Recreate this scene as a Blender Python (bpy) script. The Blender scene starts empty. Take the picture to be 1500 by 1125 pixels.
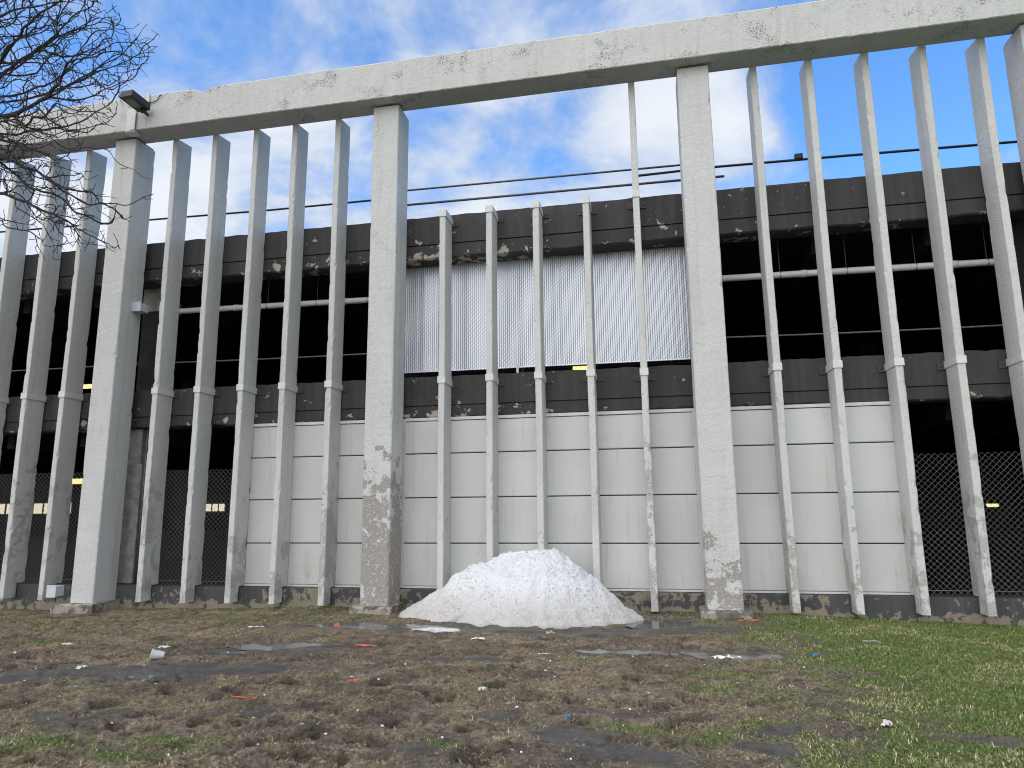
import bpy, math, random
import numpy as np
from mathutils import Matrix, Vector

random.seed(7)
RNG = np.random.default_rng(11)
S = 0.75            # one drawing unit in metres
ZOFF = 2.25         # eye height above the ground at the wall, in units
SC = bpy.context.scene
COL = SC.collection


def W(p):
    return np.array([p[0] * S, p[1] * S, (p[2] + ZOFF) * S])


# ------------------------------------------------------------------ camera
def cam_matrix(y, p, r):
    cy, sy = math.cos(y), math.sin(y)
    cp, sp = math.cos(p), math.sin(p)
    cr, sr = math.cos(r), math.sin(r)
    f = np.array([sy * cp, cy * cp, sp])
    rt = np.array([cy, -sy, 0.0])
    up = np.cross(rt, f)
    return np.array([cr * rt + sr * up, -sr * rt + cr * up, f])


CM = cam_matrix(math.radians(-11.23), math.radians(10.196), math.radians(-0.5466))
FPX = 1004.5
cam_data = bpy.data.cameras.new('camera')
cam = bpy.data.objects.new('camera', cam_data)
COL.objects.link(cam)
cam_data.sensor_fit = 'HORIZONTAL'
cam_data.sensor_width = 36.0
cam_data.lens = 36.0 * FPX / 1500.0
cam_data.clip_start = 0.05
cam_data.clip_end = 3000.0
rot = Matrix([[CM[0][i], CM[1][i], -CM[2][i]] for i in range(3)])
cam.matrix_world = Matrix.Translation(Vector(W((0, 0, 0)))) @ rot.to_4x4()
SC.camera = cam


def ray(px, py):
    return CM.T @ np.array([(px - 750) / FPX, -(py - 562.5) / FPX, 1.0])


def gp(px, py, z=-2.17):
    d = ray(px, py)
    return (d[0] * z / d[2], d[1] * z / d[2])


# ------------------------------------------------------------------ nodes helper
class NT:
    def __init__(self, tree):
        self.t = tree
        self.t.nodes.clear()

    def n(self, typ, **kw):
        nd = self.t.nodes.new(typ)
        for k, v in kw.items():
            if k == 'inp':
                for i, val in v.items():
                    if isinstance(val, bpy.types.NodeSocket):
                        self.t.links.new(val, nd.inputs[i])
                    else:
                        nd.inputs[i].default_value = val
            else:
                setattr(nd, k, v)
        return nd

    def math(self, op, a, b=0.0, c=0.0, clamp=False):
        return self.n('ShaderNodeMath', operation=op, use_clamp=clamp, inp={0: a, 1: b, 2: c}).outputs[0]

    def vmath(self, op, a, b=(0, 0, 0), out=0):
        return self.n('ShaderNodeVectorMath', operation=op, inp={0: a, 1: b}).outputs[out]

    def noise(self, vec, scale, detail=4.0, rough=0.55, dist=0.0, out=0):
        return self.n('ShaderNodeTexNoise', inp={'Vector': vec, 'Scale': scale, 'Detail': detail,
                                                'Roughness': rough, 'Distortion': dist}).outputs[out]

    def ramp(self, x, a, b, lo=0.0, hi=1.0):
        m = self.n('ShaderNodeMapRange', interpolation_type='SMOOTHSTEP')
        m.clamp = True
        for k, v in ((0, x), (1, a), (2, b), (3, lo), (4, hi)):
            if isinstance(v, bpy.types.NodeSocket):
                self.t.links.new(v, m.inputs[k])
            else:
                m.inputs[k].default_value = v
        return m.outputs[0]

    def mix(self, f, a, b, blend='MIX'):
        m = self.n('ShaderNodeMix', data_type='RGBA', blend_type=blend)
        for k, v in ((0, f), (6, a), (7, b)):
            if isinstance(v, bpy.types.NodeSocket):
                self.t.links.new(v, m.inputs[k])
            else:
                if k != 0 and len(v) == 3:
                    v = (*v, 1.0)
                m.inputs[k].default_value = v
        return m.outputs[2]


# ------------------------------------------------------------------ world, sun, exposure
SUN_EL, SUN_AZ = math.radians(46), math.radians(208)     # azimuth clockwise from +Y: behind the camera
world = bpy.data.worlds.new('World')
SC.world = world
world.use_nodes = True
w = NT(world.node_tree)
sky = w.n('ShaderNodeTexSky', sky_type='NISHITA')
sky.sun_disc = False
sky.sun_elevation = SUN_EL
sky.sun_rotation = SUN_AZ
sky.air_density = 1.0
sky.dust_density = 0.4
sky.ozone_density = 2.0
gen = w.n('ShaderNodeTexCoord').outputs['Generated']
sep = w.n('ShaderNodeSeparateXYZ', inp={0: gen})
zc = w.math('MAXIMUM', sep.outputs[2], 0.0)
den = w.math('ADD', zc, 0.42)
plane = w.n('ShaderNodeCombineXYZ', inp={0: w.math('DIVIDE', sep.outputs[0], den),
                                         1: w.math('DIVIDE', sep.outputs[1], den), 2: 0.37}).outputs[0]
c1 = w.noise(plane, 3.3, 12.0, 0.60, 0.25)
c2 = w.noise(w.vmath('ADD', plane, (3.1, 1.7, 0)), 0.55, 3.0, 0.5)
cloud = w.math('ADD', w.math('MULTIPLY', c1, 1.0), w.math('MULTIPLY', c2, 0.15))
CLOUD_BLOBS = [  # pixel-free: direction (x,y,z), sharpness, amount
    (ray(700, 270), 70, 0.16), (ray(430, 70), 60, 0.12), (ray(430, 290), 90, 0.20), (ray(250, 300), 120, 0.12), (ray(900, 230), 400, 0.05), (ray(940, 190), 160, 0.10), (ray(60, 330), 60, 0.18),
    (ray(1130, 215), 260, 0.09), (ray(1090, 150), 300, 0.06), (ray(1000, 20), 80, 0.08), (ray(740, 30), 60, 0.09),
    (ray(1310, 160), 60, -0.24), (ray(800, 185), 160, -0.10), (ray(290, 110), 160, -0.08), (ray(910, 265), 300, -0.05),
    (ray(60, 60), 60, -0.05), (ray(560, 60), 200, -0.04), (ray(1300, 280), 200, 0.05),
]
for d, sh, am in CLOUD_BLOBS:
    d = d / np.linalg.norm(d)
    dt = w.vmath('DOT_PRODUCT', gen, tuple(d), out=1)
    g = w.math('POWER', w.math('MAXIMUM', dt, 0.0), float(sh * 2))
    cloud = w.math('MULTIPLY_ADD', g, am, cloud)
behind = w.ramp(w.math('MULTIPLY', sep.outputs[1], -1.0), -0.25, 0.35, 0.0, 0.20)   # unseen cloud added behind the viewer to neutralise the light
cloud = w.math('ADD', cloud, behind)
cmask = w.ramp(cloud, 0.49, 0.69)
thick = w.ramp(cloud, 0.58, 0.82)
skyc = w.mix(1.0, sky.outputs[0], (0.72, 1.12, 1.48), 'MULTIPLY')
cloudc = w.mix(thick, (2.5, 3.05, 4.1), (4.35, 4.5, 4.7))
low = w.ramp(sep.outputs[2], 0.0, 0.35, 0.55, 0.0)
cm2 = w.math('MAXIMUM', w.math('MULTIPLY', cmask, 0.95), low)
final = w.mix(cm2, skyc, cloudc)
bg = w.n('ShaderNodeBackground', inp={0: final, 1: 0.1})
w.t.links.new(bg.outputs[0], w.n('ShaderNodeOutputWorld').inputs[0])

sun_d = bpy.data.lights.new('sun', 'SUN')
sun_d.energy = 1.5
sun_d.angle = math.radians(105)
sun_d.color = (1.0, 0.965, 0.92)
sun = bpy.data.objects.new('sun', sun_d)
COL.objects.link(sun)
sd = Vector((math.sin(SUN_AZ) * math.cos(SUN_EL), math.cos(SUN_AZ) * math.cos(SUN_EL), math.sin(SUN_EL)))
sun.rotation_euler = sd.to_track_quat('Z', 'Y').to_euler()
sun.location = (0, -5, 30)

SC.view_settings.view_transform = 'Standard'
SC.view_settings.look = 'None'
SC.view_settings.exposure = 1.05
SC.view_settings.gamma = 1.0
SC.cycles.max_bounces = 6
SC.cycles.diffuse_bounces = 3
SC.cycles.use_denoising = True
SC.cycles.denoiser = 'OPENIMAGEDENOISE'
SC.cycles.denoising_input_passes = 'RGB_ALBEDO_NORMAL'
SC.cycles.denoising_prefilter = 'ACCURATE'
SC.cycles.use_adaptive_sampling = False
SC.cycles.filter_width = 1.1
SC.cycles.sample_clamp_indirect = 4.0


# ------------------------------------------------------------------ mesh helpers
class MB:
    def __init__(self):
        self.v, self.f = [], []

    def add(self, vs, fs):
        o = len(self.v)
        self.v.extend([tuple(p) for p in vs])
        self.f.extend([tuple(i + o for i in q) for q in fs])

    def box(self, x0, x1, y0, y1, z0, z1):
        self.add([(x0, y0, z0), (x1, y0, z0), (x1, y1, z0), (x0, y1, z0),
                  (x0, y0, z1), (x1, y0, z1), (x1, y1, z1), (x0, y1, z1)],
                 [(0, 3, 2, 1), (4, 5, 6, 7), (0, 1, 5, 4), (1, 2, 6, 5), (2, 3, 7, 6), (3, 0, 4, 7)])

    def rings(self, rings, cap=True):
        n = len(rings[0])
        vs = [p for r in rings for p in r]
        fs = []
        for i in range(len(rings) - 1):
            for k in range(n):
                a, b = i * n + k, i * n + (k + 1) % n
                fs.append((a, b, b + n, a + n))
        if cap:
            fs.append(tuple(range(n - 1, -1, -1)))
            fs.append(tuple((len(rings) - 1) * n + k for k in range(n)))
        self.add(vs, fs)

    def tube(self, pts, r, n=8, cap=True):
        pts = [np.array(p, float) for p in pts]
        rs = r if hasattr(r, '__len__') else [r] * len(pts)
        rings = []
        ref = None
        for i, p in enumerate(pts):
            d = pts[min(i + 1, len(pts) - 1)] - pts[max(i - 1, 0)]
            d /= (np.linalg.norm(d) + 1e-12)
            if ref is None:
                ref = np.array([0, 0, 1.0]) if abs(d[2]) < 0.9 else np.array([1.0, 0, 0])
            a = np.cross(d, ref); a /= (np.linalg.norm(a) + 1e-12)
            b = np.cross(d, a)
            rings.append([p + rs[i] * (math.cos(2 * math.pi * k / n) * a + math.sin(2 * math.pi * k / n) * b) for k in range(n)])
        self.rings(rings, cap)

    def build(self, name, mat, parent=None, origin=None, smooth=False, bevel=0.0):
        v = np.array(self.v, dtype=float)
        v = np.stack([v[:, 0] * S, v[:, 1] * S, (v[:, 2] + ZOFF) * S], 1)
        return mesh_obj(name, v, self.f, mat, parent, origin, smooth, bevel)


ORIG = {}


def mesh_obj(name, v, faces, mat, parent=None, origin=None, smooth=False, bevel=0.0):
    if parent is not None:
        org = np.array(ORIG[parent.name])
    elif origin is not None:
        org = W(origin)
    else:
        org = np.array([(v[:, 0].min() + v[:, 0].max()) / 2, (v[:, 1].min() + v[:, 1].max()) / 2, v[:, 2].min()])
    me = bpy.data.meshes.new(name)
    me.from_pydata((v - org).tolist(), [], faces)
    me.materials.append(mat)
    if smooth:
        me.polygons.foreach_set('use_smooth', [True] * len(me.polygons))
    me.update()
    o = bpy.data.objects.new(name, me)
    COL.objects.link(o)
    if parent is None:
        o.location = org
    else:
        o.parent = parent
    ORIG[o.name] = org
    if bevel:
        b = o.modifiers.new('bevel', 'BEVEL')
        b.width = bevel; b.segments = 2; b.limit_method = 'ANGLE'
    return o


def fast_mesh(name, v, quads=None, tris=None, mat=None, attrs=None, smooth=False):
    me = bpy.data.meshes.new(name)
    nq = 0 if quads is None else len(quads)
    nt = 0 if tris is None else len(tris)
    me.vertices.add(len(v)); me.vertices.foreach_set('co', v.astype(np.float32).ravel())
    idx, tot = [], []
    if nq:
        idx.append(quads.ravel()); tot.append(np.full(nq, 4))
    if nt:
        idx.append(tris.ravel()); tot.append(np.full(nt, 3))
    idx = np.concatenate(idx).astype(np.int32); tot = np.concatenate(tot).astype(np.int32)
    me.loops.add(len(idx)); me.loops.foreach_set('vertex_index', idx)
    me.polygons.add(nq + nt)
    st = np.concatenate([[0], np.cumsum(tot)[:-1]]).astype(np.int32)
    me.polygons.foreach_set('loop_start', st)
    me.polygons.foreach_set('loop_total', tot)
    if smooth:
        me.polygons.foreach_set('use_smooth', np.ones(nq + nt, dtype=bool))
    me.update(calc_edges=True)
    me.validate()
    for an, (typ, data) in (attrs or {}).items():
        a = me.attributes.new(an, typ, 'POINT')
        a.data.foreach_set('color' if typ == 'FLOAT_COLOR' else 'value', data.astype(np.float32).ravel())
    me.materials.append(mat)
    o = bpy.data.objects.new(name, me)
    COL.objects.link(o)
    return o


def thing(name, label, cat, loc, group=None):
    o = bpy.data.objects.new(name, None)
    COL.objects.link(o)
    o.location = W(loc)
    ORIG[o.name] = W(loc)
    tag(o, label, cat, group)
    return o


def tag(o, label=None, cat=None, group=None, kind=None):
    if label: o['label'] = label
    if cat: o['category'] = cat
    if group: o['group'] = group
    if kind: o['kind'] = kind
    return o


# numpy value noise
_perm = np.random.default_rng(3).random((256, 256))


def vnoise(x, y):
    xi, yi = np.floor(x).astype(int), np.floor(y).astype(int)
    fx, fy = x - xi, y - yi
    fx = fx * fx * (3 - 2 * fx); fy = fy * fy * (3 - 2 * fy)
    a = _perm[xi & 255, yi & 255]; b = _perm[(xi + 1) & 255, yi & 255]
    c = _perm[xi & 255, (yi + 1) & 255]; d = _perm[(xi + 1) & 255, (yi + 1) & 255]
    return (a * (1 - fx) + b * fx) * (1 - fy) + (c * (1 - fx) + d * fx) * fy


def fbm(x, y, oc=4, gain=0.5):
    s, a, t = 0, 1.0, 0
    for i in range(oc):
        s = s + a * vnoise(x * 2 ** i + 17.3 * i, y * 2 ** i + 9.1 * i); t += a; a *= gain
    return s / t


def sstep(x, a, b):
    t = np.clip((x - a) / (b - a), 0, 1)
    return t * t * (3 - 2 * t)


# ------------------------------------------------------------------ materials
def new_mat(name):
    m = bpy.data.materials.new(name)
    m.use_nodes = True
    return m, NT(m.node_tree)


def finish(nt, color, rough=0.8, bump=None, bstr=0.3, bdist=0.01, metal=0.0, spec=0.3, **extra):
    p = nt.n('ShaderNodeBsdfPrincipled')
    for k, v in (('Base Color', color), ('Roughness', rough), ('Metallic', metal), ('Specular IOR Level', spec)):
        if isinstance(v, bpy.types.NodeSocket):
            nt.t.links.new(v, p.inputs[k])
        else:
            if k == 'Base Color' and len(v) == 3:
                v = (*v, 1)
            p.inputs[k].default_value = v
    for k, v in extra.items():
        p.inputs[k].default_value = v
    if bump is not None:
        b = nt.n('ShaderNodeBump', inp={'Strength': bstr, 'Distance': bdist, 'Height': bump})
        nt.t.links.new(b.outputs[0], p.inputs['Normal'])
    nt.t.links.new(p.outputs[0], nt.n('ShaderNodeOutputMaterial').inputs[0])
    return p


def mat_paint(name, pits=0.0, paint=(0.60, 0.605, 0.595), c0=(0.27, 0.245, 0.22), c1=(0.40, 0.365, 0.33)):
    """painted stucco concrete: peeling patches, pits; 'wear' on the object and height set how much has peeled"""
    m, t = new_mat(name)
    pos = t.n('ShaderNodeNewGeometry').outputs['Position']
    sp = t.n('ShaderNodeSeparateXYZ', inp={0: pos})
    z = sp.outputs[2]
    rnd = t.n('ShaderNodeObjectInfo').outputs['Random']
    wear = t.n('ShaderNodeAttribute', attribute_type='OBJECT', attribute_name='wear').outputs['Fac']
    ptop = t.n('ShaderNodeAttribute', attribute_type='OBJECT', attribute_name='peel_top').outputs['Fac']
    off = t.n('ShaderNodeCombineXYZ', inp={0: t.math('MULTIPLY', rnd, 37.0), 1: 0.0, 2: t.math('MULTIPLY', rnd, 11.0)}).outputs[0]
    p = t.vmath('ADD', pos, off)
    stucco = t.noise(p, 75.0, 3.0, 0.6)
    stucco2 = t.noise(p, 28.0, 3.0, 0.5)
    ropy = t.noise(p, 9.0, 4.0, 0.5, 1.2)
    big = t.noise(p, 1.1, 4.0, 0.6)
    # peel mask
    n1 = t.noise(p, 3.2, 9.0, 0.68, 0.4)
    hfac = t.ramp(t.math('ADD', z, t.math('MULTIPLY', t.math('SUBTRACT', big, 0.5), 2.2)), t.math('SUBTRACT', ptop, 1.0), t.math('ADD', ptop, 0.75), 1.0, 0.0)
    amt = t.math('MULTIPLY', hfac, wear)
    thr = t.math('SUBTRACT', 0.70, t.math('MULTIPLY', amt, 0.27))
    peel = t.ramp(n1, thr, t.math('ADD', thr, 0.018))
    flakes = t.ramp(t.noise(p, 30.0, 5.0, 0.68, 0.5), 0.545, 0.57)
    peel = t.math('MULTIPLY', peel, t.math('SUBTRACT', 1.0, t.math('MULTIPLY', flakes, 0.95)))
    # pits
    v = t.n('ShaderNodeTexVoronoi', inp={'Vector': p, 'Scale': 26.0, 'Randomness': 1.0})
    cl = t.ramp(t.noise(p, 1.6, 5.0, 0.65), 0.47, 0.63)
    pit = t.math('MULTIPLY', t.ramp(t.noise(p, 52.0, 4.0, 0.6, 0.4), t.math('SUBTRACT', 0.755, t.math('MULTIPLY', cl, 0.125 * (0.6 + pits))), t.math('SUBTRACT', 0.80, t.math('MULTIPLY', cl, 0.125 * (0.6 + pits)))), 1.0 if pits else 0.75)
    fine = t.ramp(t.noise(p, 130.0, 2.0, 0.6), 0.62, 0.74)
    col = t.mix(t.ramp(big, 0.35, 0.7), tuple(c * 0.93 for c in paint), paint)
    col = t.mix(t.math('MULTIPLY', rnd, 0.16), col, tuple(c * f for c, f in zip(paint, (0.80, 0.79, 0.75))))
    mott = t.ramp(t.noise(p, 17.0, 5.0, 0.7, 0.6), 0.50, 0.62)
    col = t.mix(t.math('MULTIPLY', mott, 0.30), col, tuple(c * f for c, f in zip(paint, (0.72, 0.71, 0.68))))
    grime = t.ramp(t.noise(t.vmath('MULTIPLY', p, (6.0, 6.0, 0.35)), 1.0, 6.0, 0.68), 0.50, 0.70)
    col = t.mix(t.math('MULTIPLY', grime, 0.34), col, (0.37, 0.35, 0.31))
    col = t.mix(t.math('MULTIPLY', fine, 0.60), col, (0.30, 0.29, 0.27))
    conc = t.mix(t.noise(p, 14.0, 5.0, 0.7), c0, c1)
    col = t.mix(peel, col, conc)
    col = t.mix(t.math('MULTIPLY', pit, 0.85), col, (0.10, 0.095, 0.085))
    # casting joints / hairline cracks
    vc = t.n('ShaderNodeTexVoronoi', feature='DISTANCE_TO_EDGE', inp={'Vector': t.vmath('ADD', t.vmath('MULTIPLY', p, (1, 1, 0.8)), t.vmath('SCALE', t.noise(p, 2.5, 4, 0.6, out=1), (0, 0, 0))), 'Scale': 0.55})
    crack = t.math('MULTIPLY', t.ramp(vc.outputs['Distance'], 0.0, 0.0035, 1.0, 0.0), t.ramp(t.noise(p, 0.9, 2), 0.5, 0.6))
    col = t.mix(t.math('MULTIPLY', crack, 0.6), col, (0.15, 0.14, 0.13))
    h = t.math('ADD', t.math('MULTIPLY', stucco, 0.5), t.math('MULTIPLY', stucco2, 0.5))
    h = t.math('ADD', h, t.math('MULTIPLY', ropy, 0.5))
    h = t.math('SUBTRACT', h, t.math('MULTIPLY', pit, 0.8))
    h = t.math('SUBTRACT', h, t.math('MULTIPLY', peel, 0.35))
    finish(t, col, 0.82, h, 0.95, 0.016, spec=0.25)
    return m


M_COL = mat_paint('painted_stucco')
M_FIN = mat_paint('painted_fin_concrete', paint=(0.60, 0.605, 0.59), c0=(0.38, 0.375, 0.355), c1=(0.50, 0.495, 0.47))
M_BEAM = mat_paint('painted_beam_concrete', pits=1.0, paint=(0.57, 0.575, 0.56), c0=(0.36, 0.33, 0.28), c1=(0.47, 0.44, 0.39))


def mat_dark(name, base, chip, chip_thr, centre=0.0, nscale=4.0, nearh=0.30, nearw=0.065):
    m, t = new_mat(name)
    pos = t.n('ShaderNodeNewGeometry').outputs['Position']
    z = t.n('ShaderNodeSeparateXYZ', inp={0: pos}).outputs[2]
    n1 = t.noise(pos, nscale, 8.0, 0.68, 0.3)
    region = t.noise(pos, 0.45, 3.0, 0.55)
    zl = t.n('ShaderNodeAttribute', attribute_type='OBJECT', attribute_name='low_z').outputs['Fac']
    near = t.ramp(z, zl, t.math('ADD', zl, nearh), 1.0, 0.0)
    sc = t.math('ADD', t.math('MULTIPLY', n1, 0.72), t.math('MULTIPLY', region, 0.30))
    sc = t.math('ADD', sc, t.math('MULTIPLY', near, nearw))
    if centre:   # the middle bay has lost most of its dark paint
        xx = t.n('ShaderNodeSeparateXYZ', inp={0: pos}).outputs[0]
        mid = t.math('MULTIPLY', t.ramp(xx, -7.2, -5.8), t.ramp(xx, 1.8, 3.4, 1.0, 0.0))
        sc = t.math('ADD', sc, t.math('MULTIPLY', mid, centre))
    mask = t.ramp(sc, chip_thr, chip_thr + 0.012)
    speck = t.math('MULTIPLY', t.ramp(t.noise(pos, 22.0, 3.0, 0.6), 0.69, 0.71), t.ramp(region, 0.44, 0.6))
    mask = t.math('MAXIMUM', mask, speck)
    st = t.noise(t.vmath('MULTIPLY', pos, (9, 9, 0.6)), 1.0, 5, 0.6)
    col = t.mix(t.ramp(st, 0.35, 0.7), base, tuple(c * 1.35 for c in base))
    col = t.mix(t.math('MULTIPLY', t.ramp(t.noise(pos, 2.0, 5, 0.6), 0.45, 0.7), 0.4), col, tuple(c * 0.7 for c in base))
    cc = t.mix(t.noise(pos, 18, 4, 0.6), tuple(c * 0.72 for c in chip), chip)
    col = t.mix(mask, col, cc)
    h = t.math('SUBTRACT', t.noise(pos, 30, 4, 0.6), t.math('MULTIPLY', mask, 0.5))
    finish(t, col, 0.72, h, 0.5, 0.008, spec=0.3)
    return m


M_SPAN = mat_dark('brown_black_painted_concrete', (0.045, 0.042, 0.043), (0.50, 0.45, 0.37), 0.632)
M_BASE = mat_dark('peeling_dark_base_concrete', (0.060, 0.060, 0.063), (0.27, 0.235, 0.18), 0.592, 0.075, 7.0, 0.16, 0.13)
M_PLINTH = mat_dark('weathered_plinth_concrete', (0.12, 0.11, 0.095), (0.36, 0.33, 0.28), 0.55)


def mat_simple(name, col, rough=0.6, var=0.15, scale=12.0, metal=0.0, bump=0.2, spec=0.3):
    m, t = new_mat(name)
    pos = t.n('ShaderNodeNewGeometry').outputs['Position']
    n = t.noise(pos, scale, 5, 0.6)
    c = t.mix(t.ramp(n, 0.3, 0.7), tuple(x * (1 - var) for x in col), tuple(min(x * (1 + var), 1) for x in col))
    finish(t, c, rough, n, bump, 0.004, metal=metal, spec=spec)
    return m


def mat_emit(name, col, strength):
    m, t = new_mat(name)
    e = t.n('ShaderNodeEmission', inp={0: (*col, 1), 1: strength})
    t.t.links.new(e.outputs[0], t.n('ShaderNodeOutputMaterial').inputs[0])
    return m


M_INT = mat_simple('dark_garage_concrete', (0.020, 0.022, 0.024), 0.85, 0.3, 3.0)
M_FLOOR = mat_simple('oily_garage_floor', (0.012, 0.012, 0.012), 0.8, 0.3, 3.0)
M_PIER = mat_simple('grey_pier_concrete', (0.27, 0.265, 0.25), 0.85, 0.25, 7.0, bump=0.5)
M_WIRE = mat_simple('galvanised_wire', (0.30, 0.30, 0.31), 0.5, 0.2, 40.0, metal=0.3)
M_WIRED = mat_simple('dark_fence_wire', (0.10, 0.10, 0.12), 0.6, 0.2, 40.0)
M_PIPE = mat_simple('white_pvc', (0.66, 0.66, 0.65), 0.4, 0.06, 9.0, bump=0.02)
M_PIPED = mat_simple('weathered_grey_steel', (0.13, 0.13, 0.14), 0.5, 0.25, 15.0, metal=0.4)
M_CABLE = mat_simple('black_cable_rubber', (0.02, 0.02, 0.024), 0.5, 0.2, 15.0)
M_STRAP = mat_simple('painted_steel_strap', (0.60, 0.605, 0.59), 0.55, 0.07, 14.0, bump=0.1)
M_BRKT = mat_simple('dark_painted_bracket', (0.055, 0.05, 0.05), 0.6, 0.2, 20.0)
M_HOUS = mat_simple('bronze_lamp_housing', (0.028, 0.032, 0.035), 0.45, 0.15, 12.0, bump=0.05)
M_BOX = mat_simple('grey_painted_box', (0.52, 0.55, 0.59), 0.5, 0.08, 14.0, bump=0.05)
M_BARK = mat_simple('dark_wet_bark', (0.040, 0.035, 0.034), 0.85, 0.4, 30.0, bump=0.6)
M_GLOW = mat_emit('warm_fluorescent_glow', (1.0, 0.86, 0.36), 0.62)
M_GLOWW = mat_emit('white_fluorescent_glow', (1.0, 0.97, 0.85), 0.7)

m, t = new_mat('lamp_glass')
pos = t.n('ShaderNodeNewGeometry').outputs['Position']
finish(t, t.mix(t.noise(pos, 9, 4), (0.075, 0.085, 0.07), (0.13, 0.14, 0.12)), 0.25, spec=0.5)
M_LENS = m

# cladding panels: satin, scuffed
m, t = new_mat('satin_cladding_panel')
pos = t.n('ShaderNodeNewGeometry').outputs['Position']
big = t.noise(pos, 0.9, 4, 0.6)
sm = t.ramp(t.noise(t.vmath('MULTIPLY', pos, (3, 3, 0.7)), 1.6, 6, 0.68, 0.5), 0.53, 0.80)
scf = t.math('MULTIPLY', t.ramp(t.noise(t.vmath('MULTIPLY', pos, (2.0, 2.0, 9.0)), 3.0, 6, 0.7), 0.64, 0.72), t.ramp(t.noise(pos, 0.8, 2), 0.5, 0.62))
col = t.mix(t.ramp(big, 0.3, 0.7), (0.54, 0.548, 0.54), (0.60, 0.608, 0.595))
zz = t.n('ShaderNodeSeparateXYZ', inp={0: pos}).outputs[2]
lowd = t.ramp(zz, 0.35, 2.2, 1.0, 0.25)
col = t.mix(t.math('MULTIPLY', t.math('MULTIPLY', sm, lowd), 0.8), col, (0.38, 0.35, 0.29))
col = t.mix(t.math('MULTIPLY', scf, 0.55), col, (0.30, 0.29, 0.27))
drip = t.math('MULTIPLY', t.ramp(t.noise(t.vmath('MULTIPLY', pos, (11.0, 11.0, 0.8)), 1.0, 5, 0.6), 0.56, 0.74), 0.42)
col = t.mix(drip, col, (0.42, 0.39, 0.33))
spk = t.ramp(t.noise(pos, 60, 2, 0.5), 0.735, 0.76)
prn = t.n('ShaderNodeObjectInfo').outputs['Random']
col = t.mix(t.math('MULTIPLY', prn, 0.22), col, (0.47, 0.465, 0.44))
col = t.mix(t.math('MULTIPLY', spk, 0.25), col, (0.3, 0.29, 0.27))
finish(t, col, 0.5, t.noise(t.vmath('MULTIPLY', pos, (1, 1, 0.6)), 3.5, 3, 0.5), 0.12, 0.02, spec=0.35)
M_PANEL = m

# privacy slats
m, t = new_mat('silver_privacy_slat')
pos = t.n('ShaderNodeNewGeometry').outputs['Position']
col = t.mix(t.noise(pos, 0.8, 4, 0.6), (0.80, 0.86, 0.97), (0.90, 0.93, 0.98))
finish(t, col, 0.42, metal=0.3, spec=0.5)
M_SLAT = m

# snow
m, t = new_mat('dirty_old_snow')
pos = t.n('ShaderNodeNewGeometry').outputs['Position']
z = t.n('ShaderNodeSeparateXYZ', inp={0: pos}).outputs[2]
g1 = t.noise(pos, 22.0, 6, 0.72, 0.6)
g2 = t.noise(pos, 2.2, 5, 0.62, 0.3)
gran = t.ramp(g1, 0.50, 0.64)
dm = t.math('MULTIPLY', gran, t.ramp(t.noise(t.vmath('MULTIPLY', pos, (1.0, 1.0, 0.5)), 2.6, 6, 0.66, 0.8), 0.42, 0.60, 0.10, 1.0))
col = t.mix(t.ramp(g2, 0.35, 0.7), (0.80, 0.81, 0.84), (0.68, 0.685, 0.71))
lowm = t.ramp(t.math('ADD', z, t.math('MULTIPLY', t.math('SUBTRACT', g2, 0.5), 0.7)), 0.10, 0.62, 1.0, 0.0)
col = t.mix(t.math('MULTIPLY', lowm, 0.55), col, (0.42, 0.37, 0.31))
col = t.mix(t.math('MULTIPLY', dm, 0.85), col, (0.33, 0.30, 0.27))
sp2 = t.ramp(t.noise(pos, 48.0, 3, 0.55), 0.645, 0.68)
col = t.mix(t.math('MULTIPLY', sp2, 0.9), col, (0.07, 0.055, 0.045))
h = t.math('ADD', t.math('MULTIPLY', g1, 0.9), t.math('MULTIPLY', t.noise(pos, 70, 3, 0.6), 0.35))
finish(t, col, 0.6, h, 0.9, 0.04, spec=0.25)
M_SNOW = m

# ground
m, t = new_mat('muddy_lawn_soil')
pos = t.n('ShaderNodeNewGeometry').outputs['Position']
ag = t.n('ShaderNodeAttribute', attribute_name='green').outputs['Fac']
aw = t.n('ShaderNodeAttribute', attribute_name='wet').outputs['Fac']
as_ = t.n('ShaderNodeAttribute', attribute_name='straw').outputs['Fac']
n1 = t.noise(pos, 3.0, 7, 0.68)
n2 = t.noise(pos, 30.0, 6, 0.72, 0.5)
n3 = t.noise(pos, 110.0, 3, 0.6)
mud = t.mix(t.ramp(n2, 0.32, 0.68), (0.075, 0.060, 0.047), (0.195, 0.158, 0.124))
straw = t.mix(t.ramp(n2, 0.35, 0.62), (0.105, 0.080, 0.055), (0.36, 0.285, 0.195))
straw = t.mix(t.math('MULTIPLY', t.ramp(n3, 0.56, 0.68), 0.6), straw, (0.42, 0.34, 0.22))
straw = t.mix(t.ramp(n1, 0.35, 0.65), straw, t.mix(0.45, straw, mud))
col = t.mix(as_, mud, straw)
grn = t.mix(t.ramp(n2, 0.35, 0.65), (0.060, 0.078, 0.024), (0.150, 0.190, 0.060))
col = t.mix(ag, col, grn)
wetc = t.mix(t.ramp(n1, 0.35, 0.65), (0.050, 0.048, 0.045), (0.092, 0.088, 0.082))
col = t.mix(t.math('MULTIPLY', aw, 0.9), col, wetc)
at_ = t.n('ShaderNodeAttribute', attribute_name='dark_soil').outputs['Fac']
col = t.mix(t.math('MULTIPLY', at_, 0.85), col, t.mix(t.ramp(n2, 0.35, 0.65), (0.030, 0.024, 0.019), (0.085, 0.068, 0.054)))
white = t.math('MULTIPLY', t.ramp(t.noise(pos, 55.0, 2, 0.4), 0.80, 0.81), t.math('SUBTRACT', 1.0, ag))
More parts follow.
